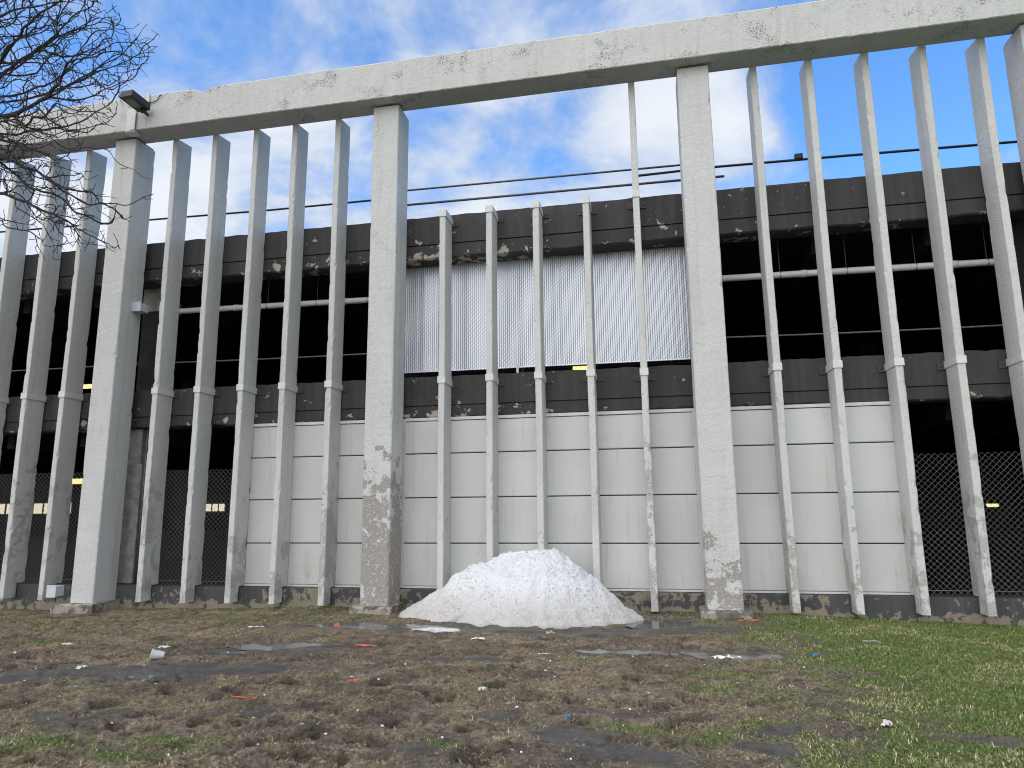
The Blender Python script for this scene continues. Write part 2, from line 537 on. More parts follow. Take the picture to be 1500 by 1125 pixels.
col = t.mix(white, col, (0.55, 0.53, 0.49))
rg = t.ramp(aw, 0.2, 0.95, 0.95, 0.42)
h = t.math('ADD', n2, t.math('MULTIPLY', n3, 0.5))
hb = t.math('MULTIPLY', h, t.math('SUBTRACT', 1.0, t.math('MULTIPLY', aw, 0.75)))
finish(t, col, rg, hb, 0.9, 0.03, spec=0.3)
M_GROUND = m

m, t = new_mat('muddy_puddle_water')
pos = t.n('ShaderNodeNewGeometry').outputs['Position']
finish(t, t.mix(t.noise(pos, 2.5, 4), (0.075, 0.075, 0.072), (0.13, 0.128, 0.12)), 0.06, t.noise(pos, 9, 2), 0.02, 0.01, spec=0.5)
M_WATER = m

m, t = new_mat('grass_blades')
a = t.n('ShaderNodeAttribute', attribute_name='tint').outputs['Color']
finish(t, a, 0.7, spec=0.2)
M_BLADE = m

# ------------------------------------------------------------------ ground
def gz_base(x, y):
    wall = np.interp(x, [-40, -20, -13, -6, 1.5, 4, 7.5, 20], [-2.5, -2.45, -2.32, -2.16, -2.13, -2.17, -2.30, -2.4])
    k = sstep(y, 11.5, 14.6)
    return -2.16 * (1 - k) + wall * k


def blob(x, y, px, py, rx, ry, ang=0.0, soft=0.5):
    """soft ellipse on the ground; centre given by where it lies, radii in units"""
    cx, cy = gp(px, py)
    c, s = math.cos(ang), math.sin(ang)
    u = ((x - cx) * c + (y - cy) * s) / rx
    v = (-(x - cx) * s + (y - cy) * c) / ry
    r = np.sqrt(u * u + v * v) + (fbm(x * 2.2, y * 2.2, 3) - 0.5) * 0.9
    return 1 - sstep(r, 1 - soft, 1 + soft * 0.4)


PUDDLES = [  # px, py, rx, ry, angle
    (428, 943, 0.85, 0.30, 0.35), (560, 917, 1.25, 0.33, 0.05), (955, 951, 1.05, 0.22, 0.12), (1075, 957, 0.65, 0.26, 0.05),
    (975, 915, 0.75, 0.42, 0.1), (205, 990, 0.6, 0.13, 0.25), (118, 1005, 0.35, 0.12, 0.2), (330, 955, 0.5, 0.12, 0.3),
    (1062, 930, 0.45, 0.12, 0.0),
]


def masks(x, y):
    n = fbm(x * 1.1, y * 1.1, 4)
    n2 = fbm(x * 3.1 + 50, y * 3.1, 4)
    # wet mud
    wet = np.zeros_like(x)
    for px, py, rx, ry, an, so in [(230, 985, 2.6, 0.55, 0.30, 0.5), (420, 950, 1.7, 0.5, 0.3, 0.5), (560, 918, 1.9, 0.5, 0.05, 0.5),
                                   (770, 925, 3.3, 0.42, 0.05, 0.4), (985, 922, 1.3, 0.7, 0.0, 0.5), (1000, 955, 1.9, 0.36, 0.08, 0.5),
                                   (840, 1080, 0.75, 0.55, -0.3, 0.6), (920, 1105, 0.9, 0.3, 0.0, 0.6), (600, 1100, 0.35, 0.2, 0.2, 0.5),
                                   (1120, 1100, 0.45, 0.22, -0.3, 0.6), (1130, 1075, 0.35, 0.16, 0.0, 0.6), (100, 1055, 0.7, 0.15, 0.1, 0.6),
                                   (730, 1050, 0.35, 0.18, 0.3, 0.6), (1465, 1090, 0.35, 0.12, 0.0, 0.4), (1160, 1070, 0.3, 0.14, 0, 0.6),
                                   (350, 1045, 0.8, 0.16, 0.3, 0.6), (900, 1045, 0.5, 0.12, 0.1, 0.6), (700, 965, 1.2, 0.16, 0.1, 0.6)]:
        wet = np.maximum(wet, blob(x, y, px, py, rx, ry, an, so))
    # green lawn on the right
    edge = np.interp(y, [5.5, 7, 8.5, 10, 12, 13.5, 15], [0.9, 1.15, 1.75, 1.9, 2.0, 1.75, 1.7])
    green = sstep(x - edge + (n - 0.5) * 3.4 + (n2 - 0.5) * 2.6, -0.9, 0.9)
    for px, py, rx, ry, an in [(1050, 988, 0.65, 0.26, 0.1), (1055, 1012, 0.5, 0.2, 0.1), (920, 1068, 0.7, 0.2, -0.1), (1060, 1085, 0.55, 0.3, 0.2),
                               (1050, 920, 0.6, 0.25, 0.0), (390, 905, 2.6, 0.30, 0.0), (640, 1090, 0.25, 0.12, 0.0), (50, 1095, 0.7, 0.3, 0.2), (180, 1112, 0.5, 0.2, 0.1),
                               (60, 912, 1.6, 0.3, 0.0), (850, 962, 0.6, 0.2, 0.2), (250, 1090, 0.5, 0.2, 0.1), (60, 940, 0.8, 0.2, 0.1)]:
        green = np.maximum(green, blob(x, y, px, py, rx, ry, an, 0.7) * 0.75)
    for px, py, rx, ry in [(1465, 1088, 0.35, 0.12), (1180, 930, 0.45, 0.15), (1420, 1022, 0.16, 0.06), (1180, 1010, 0.5, 0.16), (1300, 1015, 0.5, 0.1), (1120, 1100, 0.5, 0.25)]:
        green = green * (1 - 0.9 * blob(x, y, px, py, rx, ry, 0, 0.6))
    green = np.maximum(green, 0.8 * sstep(y, 14.35, 14.75) * sstep(n2, 0.34, 0.52) * (np.abs(x + 2.4) > 2.3))
    green = green * (1 - 0.85 * wet * (y < 14.3))
    straw = np.clip(sstep(n2 * 0.6 + n * 0.4, 0.36, 0.58), 0, 1) * (1 - wet)
    return green, wet, straw


def grow(a, b, step, far):
    core = np.arange(a, b + step / 2, step)
    ext = []
    d, s = 0.0, step
    while d < far:
        s *= 1.35; d += s; ext.append(d)
    ext = np.array(ext)
    return np.concatenate([a - ext[::-1], core, b + ext])


gx = grow(-15.5, 9.5, 0.036, 700)
gy = grow(4.8, 15.2, 0.036, 900)
GX, GY = np.meshgrid(gx, gy)
near = sstep(GX, -18, -15) * (1 - sstep(GX, 9.4, 12)) * sstep(GY, 3.0, 5.0) * (1 - sstep(GY, 15.0, 15.4))
green, wet, straw = masks(GX, GY)
rough = (1 - 0.75 * green) * (1 - 0.65 * wet)
H = gz_base(GX, GY)
H = H + 0.09 * (fbm(GX * 0.55 + 5, GY * 0.55, 3) - 0.5) * near
clod = fbm(GX * 3.4, GY * 3.8, 5, 0.6)
H = H + near * rough * (0.035 * sstep(clod, 0.52, 0.80) - 0.07 * sstep(-clod, -0.40, -0.22) + 0.045 * (fbm(GX * 8.3, GY * 9.5, 3, 0.6) - 0.5) - 0.05 * sstep(fbm(GX * 5.1 + 70, GY * 6.3, 3), 0.60, 0.72))
H = H + near * 0.02 * (fbm(GX * 9 + 3, GY * 9, 2) - 0.5)
dark_soil = np.clip(0.45 * sstep(fbm(GX * 1.05 + 40, GY * 1.5 + 8, 5, 0.6), 0.50, 0.64), 0, 1) * (1 - green) * near  # mask for darker soil colour: noise patches, then inside the holes
dark_soil = np.maximum(dark_soil, 0.7 * sstep(fbm(GX * 4.5 + 11, GY * 6.5 + 2, 3), 0.62, 0.72) * (1 - green) * near)
# boot and wheel holes with pushed-up rims
rh = np.random.default_rng(5)
holes = [gp(px, py) for px, py in [(370, 1065), (570, 1030), (425, 1090), (715, 1058), (560, 1005), (1130, 1030), (1150, 1040), (480, 1045), (885, 1010), (1040, 1005),
                                   (200, 1052), (225, 1047), (300, 1060), (820, 1045), (1000, 1060), (395, 1065), (585, 1040), (650, 1000), (200, 1075)]]
for i in range(120):
    holes.append(gp(rh.uniform(0, 1150), rh.uniform(935, 1120)))
for (hx, hy) in holes:
    a, b, an = rh.uniform(0.10, 0.24), rh.uniform(0.05, 0.10), rh.uniform(-0.5, 0.9)
    ix0, ix1 = np.searchsorted(gx, [hx - 0.8, hx + 0.8]); iy0, iy1 = np.searchsorted(gy, [hy - 0.8, hy + 0.8])
    X, Y = GX[iy0:iy1, ix0:ix1], GY[iy0:iy1, ix0:ix1]
    c, s = math.cos(an), math.sin(an)
    u = ((X - hx) * c + (Y - hy) * s) / a; v = (-(X - hx) * s + (Y - hy) * c) / b
    r = np.sqrt(u * u + v * v) + (fbm(X * 6, Y * 6, 2) - 0.5) * 0.8
    dark_soil[iy0:iy1, ix0:ix1] = np.maximum(dark_soil[iy0:iy1, ix0:ix1], (1 - sstep(r, 0.7, 1.3)) * (1 - 0.6 * green[iy0:iy1, ix0:ix1]))
    H[iy0:iy1, ix0:ix1] += rough[iy0:iy1, ix0:ix1] * (-0.10 * (1 - sstep(r, 0.4, 1.1)) + 0.032 * np.exp(-((r - 1.5) / 0.45) ** 2) * (v > -0.6))
# tracks pressed into the wet mud
tr = np.sin((GX * 0.30 - GY * 0.95) * 9.0 + 2.0 * fbm(GX, GY, 2))
H = H - near * wet * 0.022 * sstep(tr, 0.2, 0.9)
for px, py, rx, ry, an in PUDDLES:
    H = H - 0.09 * blob(GX, GY, px, py, rx * 1.1, ry * 1.15, an, 0.6) * near
nx, ny = len(gx), len(gy)
gv = np.stack([GX.ravel() * S, GY.ravel() * S, (H.ravel() + ZOFF) * S], 1)
ii = (np.arange(ny - 1)[:, None] * nx + np.arange(nx - 1)[None, :]).ravel()
gq = np.stack([ii, ii + 1, ii + 1 + nx, ii + nx], 1)
ground = fast_mesh('ground', gv, quads=gq, mat=M_GROUND, smooth=True,
                   attrs={'green': ('FLOAT', green.ravel()), 'wet': ('FLOAT', wet.ravel()), 'straw': ('FLOAT', straw.ravel()), 'dark_soil': ('FLOAT', dark_soil.ravel())})
tag(ground, 'churned brown mud and patchy lawn in front of the garage', None, None, 'structure')


def gh(x, y):
    x = np.asarray(x, float); y = np.asarray(y, float)
    ix = np.clip(np.searchsorted(gx, x) - 1, 0, nx - 2); iy = np.clip(np.searchsorted(gy, y) - 1, 0, ny - 2)
    fx = np.clip((x - gx[ix]) / (gx[ix + 1] - gx[ix]), 0, 1); fy = np.clip((y - gy[iy]) / (gy[iy + 1] - gy[iy]), 0, 1)
    return (H[iy, ix] * (1 - fx) + H[iy, ix + 1] * fx) * (1 - fy) + (H[iy + 1, ix] * (1 - fx) + H[iy + 1, ix + 1] * fx) * fy


for px, py, rx, ry, an in PUDDLES:
    cx, cy = gp(px, py)
    b = MB()
    n = 40
    c, s = math.cos(an), math.sin(an)
    ring = []
    for k in range(n):
        th = 2 * math.pi * k / n
        q = 1.25 + 0.12 * math.sin(3 * th + px) + 0.08 * math.sin(7 * th + py)
        u, v = rx * q * math.cos(th), ry * q * math.sin(th)
        ring.append((cx + u * c - v * s, cy + u * s + v * c))
    rim = gh(np.array([p[0] for p in ring]), np.array([p[1] for p in ring]))
    lv = float(min(np.percentile(rim, 35) - 0.003, gh(cx, cy) + 0.08))
    ring = [(x, y, lv) for x, y in ring]
    b.add(ring, [tuple(range(n))])
    tag(b.build('puddle', M_WATER), 'shallow grey puddle lying in the churned mud', None, None, 'structure')

# blades ---------------------------------------------------------------
def blades(name, n, xr, yr, keep, length, width, flat, tint, label):
    r = np.random.default_rng(hash(len(name)) % 1000 + n % 97)
    # nearer ground gets more of the draw
    x = r.uniform(*xr, n); y = yr[0] + (yr[1] - yr[0]) * r.random(n) ** 1.25
    hx = np.abs(x + 0.22 * y)
    ok = hx < (0.86 * y + 0.8)
    x, y = x[ok], y[ok]
    g, w_, s_ = masks(x, y)
    pr = keep(x, y, g, w_, s_)
    ok = r.random(len(x)) < pr
    x, y, g = x[ok], y[ok], g[ok]
    n = len(x)
    z = gh(x, y) - 0.004
    th = r.uniform(0, 2 * math.pi, n)
    L = length * r.uniform(0.45, 1.3, n)
    Wd = width * r.uniform(0.6, 1.3, n)
    el = np.clip(r.normal(flat[0], flat[1], n), 0.05, 1.5)
    dx, dy = np.cos(th), np.sin(th)
    sx, sy = -dy, dx
    ca, sa = np.cos(el), np.sin(el)
    el2 = np.clip(el - r.uniform(0.1, 0.9, n), -0.2, 1.5)
    cb, sb = np.cos(el2), np.sin(el2)
    P0 = np.stack([x, y, z], 1)
    P1 = P0 + (0.55 * L)[:, None] * np.stack([dx * ca, dy * ca, sa], 1)
    P2 = P1 + (0.45 * L)[:, None] * np.stack([dx * cb, dy * cb, sb], 1)
    sd_ = np.stack([sx, sy, np.zeros(n)], 1) * (Wd * 0.5)[:, None]
    V = np.stack([P0 - sd_, P0 + sd_, P1 + sd_ * 0.8, P1 - sd_ * 0.8, P2], 1).reshape(-1, 3)
    V = np.stack([V[:, 0] * S, V[:, 1] * S, (V[:, 2] + ZOFF) * S], 1)
    base = np.arange(n) * 5
    Q = np.stack([base, base + 1, base + 2, base + 3], 1)
    T = np.stack([base + 3, base + 2, base + 4], 1)
    tc = tint(r, n, x, y, g)
    tc = np.concatenate([tc, np.ones((n, 1))], 1)
    o = fast_mesh(name, V, quads=Q, tris=T, mat=M_BLADE, attrs={'tint': ('FLOAT_COLOR', np.repeat(tc, 5, 0))})
    return tag(o, label, 'grass', None, 'stuff')


def tint_green(r, n, x, y, g):
    a = np.array([0.062, 0.112, 0.022]); b = np.array([0.190, 0.265, 0.065]); d = np.array([0.52, 0.45, 0.26])
    k = r.random((n, 1))
    c = a * (1 - k) + b * k
    pt = fbm(x * 1.6 + 9, y * 1.6, 4)
    dead = (r.random(n) < 0.10 + 0.50 * sstep(pt, 0.48, 0.70))[:, None]
    return np.where(dead, d * r.uniform(0.5, 1.1, (n, 1)), c)


def tint_straw(r, n, x, y, g):
    a = np.array([0.115, 0.085, 0.052]); b = np.array([0.58, 0.47, 0.30])
    k = r.random((n, 1)) ** 1.4
    c = a * (1 - k) + b * k
    gr = (r.random(n) < 0.14 + 0.5 * g + 0.32 * sstep(fbm(x * 0.9 + 77, y * 0.9, 3), 0.5, 0.68))[:, None]
    return np.where(gr, np.array([0.15, 0.155, 0.055]), c)


blades('lawn_grass', 620000, (-14, 10.5), (5.0, 15.0), lambda x, y, g, w_, s_: np.clip(g, 0, 1) ** 1.2 * (1 - 0.9 * w_), 0.046, 0.0085, (0.75, 0.32), tint_green,
       'short green lawn grass thickest on the right beside the wall')
blades('dead_grass', 1300000, (-15, 9), (5.0, 14.9), lambda x, y, g, w_, s_: np.clip(0.05 + 1.0 * (0.35 + 0.65 * s_) * sstep(fbm(x * 2.6 + 31, y * 3.6, 4), 0.36, 0.60), 0, 1) * (1 - 0.6 * sstep(fbm(x * 1.05 + 40, y * 1.5 + 8, 5, 0.6), 0.50, 0.64)) * (1 - 0.93 * w_) * (1 - 0.5 * g), 0.062, 0.0060, (0.30, 0.26), tint_straw,
       'flattened straw coloured dead grass over the brown mud')

# ------------------------------------------------------------------ garage
garage = thing('parking_garage', 'dark parking garage with brown spandrels, open decks and pale panelled bays behind the concrete fins', 'building', (-2.3, 15.2, -2.25))
XL, XR, YB = -50.0, 28.0, 62.0

b = MB()
b.box(XL, XR, 15.0, 15.30, -3.0, -1.77)
o = b.build('base_wall', M_BASE, garage); o['low_z'] = 0.03
b = MB()
b.box(XL, XR, 15.30, YB, -2.6, -1.95)
b.build('ground_slab', M_FLOOR, garage)


def spandrel(z0, zg, z1):
    """one rough edge beam: upper band, recessed groove line, lower band set 1 cm back"""
    b = MB()
    n = 150
    xs = np.linspace(XL, XR, n * 3)
    prof = []
    for i, x in enumerate(xs):
        j = lambda a: float(RNG.normal(0, a))
        jb = j(0.010) + 0.02 * (math.sin(x * 0.9) * 0.5)
        prof.append([(x, 15.22, z1 + j(0.006)), (x, 15.22, zg + 0.012), (x, 15.27, zg + 0.010), (x, 15.27, zg - 0.010), (x, 15.235, zg - 0.012),
                     (x, 15.235, z0 + 0.03 + jb), (x, 15.27, z0 + jb), (x, 15.75, z0), (x, 15.75, z1 + 0.004)])
    b.rings(prof)
    return b


o = spandrel(2.08, 2.36, 3.05).build('spandrel', M_SPAN, garage); o['low_z'] = (2.08 + ZOFF) * S
o = spandrel(5.98, 6.34, 7.06).build('spandrel', M_SPAN, garage); o['low_z'] = (5.98 + ZOFF) * S
for zz in (2.30, 6.25):
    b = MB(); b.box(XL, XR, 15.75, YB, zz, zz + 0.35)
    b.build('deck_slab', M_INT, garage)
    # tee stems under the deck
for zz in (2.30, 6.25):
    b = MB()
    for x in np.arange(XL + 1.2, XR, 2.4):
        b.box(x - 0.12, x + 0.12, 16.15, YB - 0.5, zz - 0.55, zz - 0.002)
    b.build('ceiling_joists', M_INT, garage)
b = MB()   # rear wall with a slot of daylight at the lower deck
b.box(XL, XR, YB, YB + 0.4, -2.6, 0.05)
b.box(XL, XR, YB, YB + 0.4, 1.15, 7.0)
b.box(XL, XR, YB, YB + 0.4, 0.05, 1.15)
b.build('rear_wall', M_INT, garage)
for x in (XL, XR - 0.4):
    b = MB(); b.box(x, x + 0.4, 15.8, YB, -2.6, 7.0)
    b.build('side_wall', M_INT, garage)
COLX = [-20.3, -13.1, -5.88, 1.31, 8.14]
for cx in COLX:
    for y in (15.78, 27.0, 39.0, 51.0):
        wd = 0.30
        if y < 16:
            if abs(cx + 2.3) < 4: y = 16.05      # these two stand behind the slatted fence
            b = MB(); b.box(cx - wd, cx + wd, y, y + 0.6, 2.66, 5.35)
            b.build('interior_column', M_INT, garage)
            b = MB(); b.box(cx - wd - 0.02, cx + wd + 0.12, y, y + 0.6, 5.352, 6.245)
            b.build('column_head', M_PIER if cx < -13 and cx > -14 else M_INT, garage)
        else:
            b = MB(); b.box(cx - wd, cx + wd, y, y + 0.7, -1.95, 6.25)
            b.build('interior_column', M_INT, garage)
# pier beside the left column, with the pale upper length set back on a ledge
for cx in (-13.1, 8.14):
    b = MB()
    b.box(cx - 0.25, cx + 0.46, 15.31, 15.72, -1.76, 1.18)
    b.box(cx - 0.2, cx + 0.36, 15.36, 15.72, 1.18, 2.07)
    o = b.build('concrete_pier', M_PIER, garage, bevel=0.01)
    b = MB(); b.tube([(cx + 0.52, 15.36, -1.76), (cx + 0.52, 15.36, 2.05)], 0.035, 8)
    b.build('downpipe', M_PIPED, garage, smooth=True)


def infill(x0, x1, jl, jr):
    b = MB()
    b.box(x0, x1, 15.28, 15.36, -1.765, 2.075)     # dark backing seen in the joints
    w_ = b.build('infill_wall', M_BRKT, garage)
    zs = [-1.765, -0.78, 0.235, 1.24, 2.0]
    px0, px1 = x0 + (0.10 if jl else 0.0), x1 - (0.10 if jr else 0.0)
    for k in range(4):
        b = MB()
        z0, z1 = zs[k] + (0.05 if k == 0 else 0.008), zs[k + 1] - 0.008
        nxp = 40
        pr = []
        for x in np.linspace(px0, px1, nxp):
            bow = 0.006 * math.sin(x * 2.1 + k) + 0.004 * math.sin(x * 5.3 + 2 * k)
            pr.append([(x, 15.20 + bow, z0 + 0.006), (x, 15.195 + bow, z0 + 0.02), (x, 15.195 + bow, z1 - 0.02), (x, 15.20 + bow, z1 - 0.006), (x, 15.277, z1), (x, 15.277, z0)])
        b.rings(pr)
        b.build('cladding_panel', M_PANEL, w_)
    b = MB()
    b.box(px0, px1, 15.175, 15.277, 2.003, 2.073)     # head trim
    if jl: b.box(x0, px0 - 0.004, 15.17, 15.277, -1.76, 2.07)
    if jr: b.box(px1 + 0.004, x1, 15.17, 15.277, -1.76, 2.07)
    b.build('frame_trim', M_STRAP, w_, bevel=0.004)
    b = MB(); b.box(px0, px1, 15.18, 15.277, -1.762, -1.720)
    b.build('sill_trim', M_STRAP, w_, bevel=0.004)


infill(-9.50, -6.05, False, False)
infill(-5.66, 1.05, True, True)
infill(1.55, 4.92, False, False)
# reveals that close the panelled bays off from the dark decks
for x in (-9.56, 4.92):
    b = MB(); b.box(x, x + 0.06, 15.31, 15.9, -1.76, 2.07)
    b.build('reveal', M_INT, garage)

# ------------------------------------------------------------------ screen of columns, beam and fins
screen = thing('concrete_screen', 'tall white painted concrete screen of columns, long top beam and thin vertical fins', 'concrete screen', (-2.3, 14.6, -2.25))


def rough_prism(rows, jit=0.004, ch=0.014, chips=0.04, seed=0):
    jit = jit * 0.35
    """rows: list of (x0,x1,y0,y1,z) from bottom to top; chamfered corners with small chips"""
    r = np.random.default_rng(seed)
    rings = []
    chip = [0.0] * 4
    for (x0, x1, y0, y1, z) in rows:
        for q in range(4):
            chip[q] = chip[q] * 0.45
            if r.random() < chips: chip[q] = r.uniform(0.01, 0.045)
        j = lambda: r.normal(0, jit)
        c = [ch + chip[q] for q in range(4)]
        rings.append([(x0 + c[0], y0 + j(), z), (x1 - c[1], y0 + j(), z), (x1 + j(), y0 + c[1], z), (x1 + j(), y1 - c[2], z),
                      (x1 - c[2], y1 + j(), z), (x0 + c[3], y1 + j(), z), (x0 + j(), y1 - c[3], z), (x0 + j(), y0 + c[0], z)])
    b = MB(); b.rings(rings)
    return b


COLS = [(-20.6, -19.95), (-13.42, -12.80), (-6.205, -5.56), (0.98, 1.655), (7.81, 8.47)]
col_lab = {2: 'column with paint flaked off its lower half', 3: 'column with bare concrete patches near its foot'}
for i, (x0, x1) in enumerate(COLS):
    zb = float(np.interp(x0, [-14, -6, 1, 8], [-2.10, -2.03, -1.99, -2.05]))
    rows = [(x0 - 0.004 * math.sin(z), x1, 14.30, 15.02, z) for z in np.arange(zb, 9.56, 0.10)] + [(x0, x1, 14.30, 15.02, 9.60)]
    o = rough_prism(rows, 0.003, 0.016, 0.03, 40 + i).build('column', M_COL, screen)
    o['wear'] = [0.35, 0.20, 1.0, 0.78, 0.5][i]; o['peel_top'] = [1.0, 0.8, 2.75, 1.35, 1.0][i]
    if i in col_lab: o['label'] = col_lab[i]
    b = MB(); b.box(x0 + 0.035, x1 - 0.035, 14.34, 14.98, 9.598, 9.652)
    b.build('shadow_gap_strip', M_BRKT, o)  # dark strip added to draw the shadow gap between column and beam
    pw = 0.33 if i == 1 else 0.16
    ext = [(-pw, pw)] * 5
    rows = []
    zt = zb + 0.004
    pl = MB()
    nseg = 14
    xs = np.linspace(x0 - (0.34 if i == 1 else 0.14), x1 + (0.14 if i != 1 else 0.16), nseg)
    rg = np.random.default_rng(i)
    pr = []
    for x in xs:
        j = lambda a: rg.normal(0, a)
        pr.append([(x, 14.12 + j(0.012), -2.7), (x, 14.12 + j(0.012), zt - 0.04 + j(0.008)), (x, 14.15 + j(0.01), zt + j(0.006) - 0.002), (x, 14.985, zt - 0.006), (x, 14.985, -2.7)])
    pl.rings(pr)
    p = pl.build('plinth', M_PLINTH, o); p['low_z'] = (zt + ZOFF) * S - 0.2

# beam: rings along x with chipped top edge
r = np.random.default_rng(77)
rings = []
chip = 0.0
for x in np.arange(-40, 18.01, 0.11):
    j = lambda a: r.normal(0, a)
    chip *= 0.5
    if r.random() < 0.03: chip = r.uniform(0.01, 0.04)
    if abs(x + 10.75) < 0.16: chip = 0.10 - 0.35 * abs(x + 10.75)
    rings.append([(x, 14.0 + j(0.003), 9.66), (x, 14.0 + j(0.003), 10.56 - chip + j(0.004)), (x, 14.02 + chip, 10.59 - chip * 0.6),
                  (x, 14.65, 10.59), (x, 14.67, 10.57), (x, 14.67 + j(0.002), 9.66), (x, 14.655, 9.645), (x, 14.015, 9.645)])
b = MB(); b.rings(rings)
o = b.build('beam', M_BEAM, screen); o['wear'] = 0.10; o['peel_top'] = 30.0

FW = 0.145
fins_full = [(-18.1, 1), (-16.95, 1), (-15.77, 1), (-14.64, 1), (-11.95, 1), (-10.78, 1), (-9.63, 1), (-8.53, 1), (-7.34, 1), (-0.10, 2), (2.59, 1), (3.74, 1), (4.885, 1), (6.0, 1), (7.14, 1), (9.6, 1)]
fins_short = [(-4.60, 0), (-3.495, 0), (-2.385, 0), (-1.235, 0)]
for i, (x0, kind) in enumerate(fins_full + fins_short):
    x1 = x0 + FW
    zb = -2.085 + (0.03 if x0 > 2 else 0.0) + random.uniform(-0.012, 0.012)
    yb = 14.965
    rr = np.random.default_rng(i)
    lean = rr.normal(0, 0.008)
    wob = lambda z: lean * (z / 6) + 0.004 * math.sin(z * 1.3 + i)
    rows = [(x0 + wob(z), x1 + wob(z), 14.62, yb, z) for z in np.append(np.arange(zb, -1.76, 0.08), -1.745)]
    top = 9.66 if kind else 6.93
    zs = np.arange(-1.742, top - 0.05, 0.10)
    rows += [(x0 + wob(z), x1 + wob(z), 14.62, 15.185, z) for z in zs]
    bb = rough_prism(rows, 0.0028, 0.011, 0.055, 100 + i)
    if kind == 0:   # rounded bullnose top
        for k in range(1, 6):
            a = k / 5 * math.pi / 2
            pass
    # sloped cap: extend last ring upward, higher at the back
    n0 = len(bb.v) - 8
    last = bb.v[n0:]
    capv = []
    for (x, y, z) in last:
        fr = (y - 14.62) / 0.565
        if kind:
            capv.append((x, y, top - 0.02 + 0.075 * fr))
        else:
            capv.append((x, y + (0.04 if fr < 0.5 else 0.0), top + 0.03 + 0.02 * fr))
    bb.f.pop()
    bb.add(capv, [])
    n1 = len(bb.v) - 8
    for k in range(8):
        bb.f.append((n0 + k, n0 + (k + 1) % 8, n1 + (k + 1) % 8, n1 + k))
    bb.f.append(tuple(n1 + k for k in range(8)))
    o = bb.build('fin', M_FIN, screen)
    o['wear'] = random.uniform(0.6, 0.85) if kind else 0.35
    o['peel_top'] = random.choice([1.6, 2.4, 3.2]) if kind else 2.6
    if kind == 0: o['label'] = 'short fin ending at the roof parapet'
    zst = [float(np.interp(x0, [-16, 7], [2.87, 2.69]))] if kind != 0 else [2.78, 6.77]
    if kind == 2: zst.append(6.80)
    for zz in zst:
        e = 0.018
        xw = wob(zz)
        hgt = 0.15
        b = MB()
        xa, xb = x0 + xw, x1 + xw
        b.box(xa - e, xb + e, 14.602, 14.618 - 0.004, zz, zz + hgt)
        b.box(xa - e, xa - 0.005, 14.6145, 15.20, zz, zz + hgt)
        b.box(xb + 0.005, xb + e, 14.6145, 15.20, zz, zz + hgt)
        b.build('strap', M_STRAP, o)
        for sx in (-1, 1):
            b = MB()
            a0 = xb + e + 0.001 if sx > 0 else xa - e - 0.131
            b.box(a0, a0 + 0.13, 15.195, 15.217, zz - 0.02, zz + 0.13)
            cx = a0 + 0.065
            b.tube([(cx, 15.194, zz + 0.055), (cx, 15.178, zz + 0.055)], 0.018, 6)
            b.build('bracket', M_BRKT, o)

# ------------------------------------------------------------------ chain link
def zig(b, x0, x1, y, z0, z1, hw, hh, r, sag=0.0, woven=0.0):
    nw = int((x1 - x0) / hw)
    nz = int((z1 - z0) / hh)
    for k in range(nw):
        pts = []
        for j in range(nz + 1):
            xa = x0 + hw * (k + ((j + k) % 2))
            if woven:   # each wire runs in front of one slat and behind the next
                xb = x0 + hw * (k + ((j + 1 + k) % 2))
                yy = y - woven if xb > xa else y + woven
                pts.append((xa, yy, z0 + j * hh)); pts.append((xb, yy, z0 + (j + 1) * hh))
                continue
            pts.append((xa, y + (0.004 if (j + k) % 2 else -0.004) + sag * math.sin(xa * 1.7) * (j / nz), z0 + j * hh))
        # light three-sided wire
        P = np.array(pts)
        o = len(b.v)
        offs = [(0, -r), (r, 0), (0, r), (-r, 0)]
        for p in P:
            for (ox, oy) in offs:
                b.v.append((p[0] + ox, p[1] + oy, p[2]))
        for j in range(len(P) - 1):
            for q in range(4):
                a, c = o + j * 4 + q, o + j * 4 + (q + 1) % 4
                b.f.append((a, c, c + 4, a + 4))


def chain_fence(x0, x1, label):
    t_ = thing('chain_link_fence', label, 'fence', ((x0 + x1) / 2, 15.45, -1.77), 'chain link fences in the ground floor openings')
    b = MB(); zig(b, x0, x1, 15.45, -1.80, 1.02, 0.061, 0.061, 0.0058, 0.015)
    b.build('wire_mesh', M_WIRE, t_)
    for x in (x0 - 0.02, x1 + 0.02):
        b = MB(); b.tube([(x, 15.50, -1.80), (x, 15.50, 1.06)], 0.032, 10)
        b.build('post', M_WIRE, t_, smooth=True)
    b = MB(); b.tube([(x0, 15.47, -1.70), (x1, 15.47, -1.70)], 0.006, 5)
    b.build('tension_wire', M_WIRE, t_)


chain_fence(-19.9, -13.45, 'chain link fence in the dark opening left of the column with the floodlight')
chain_fence(-12.56, -9.58, 'chain link fence between the floodlight column and the left panelled wall')
chain_fence(4.98, 7.80, 'chain link fence in the dark opening at the right edge, one wire pulled loose')

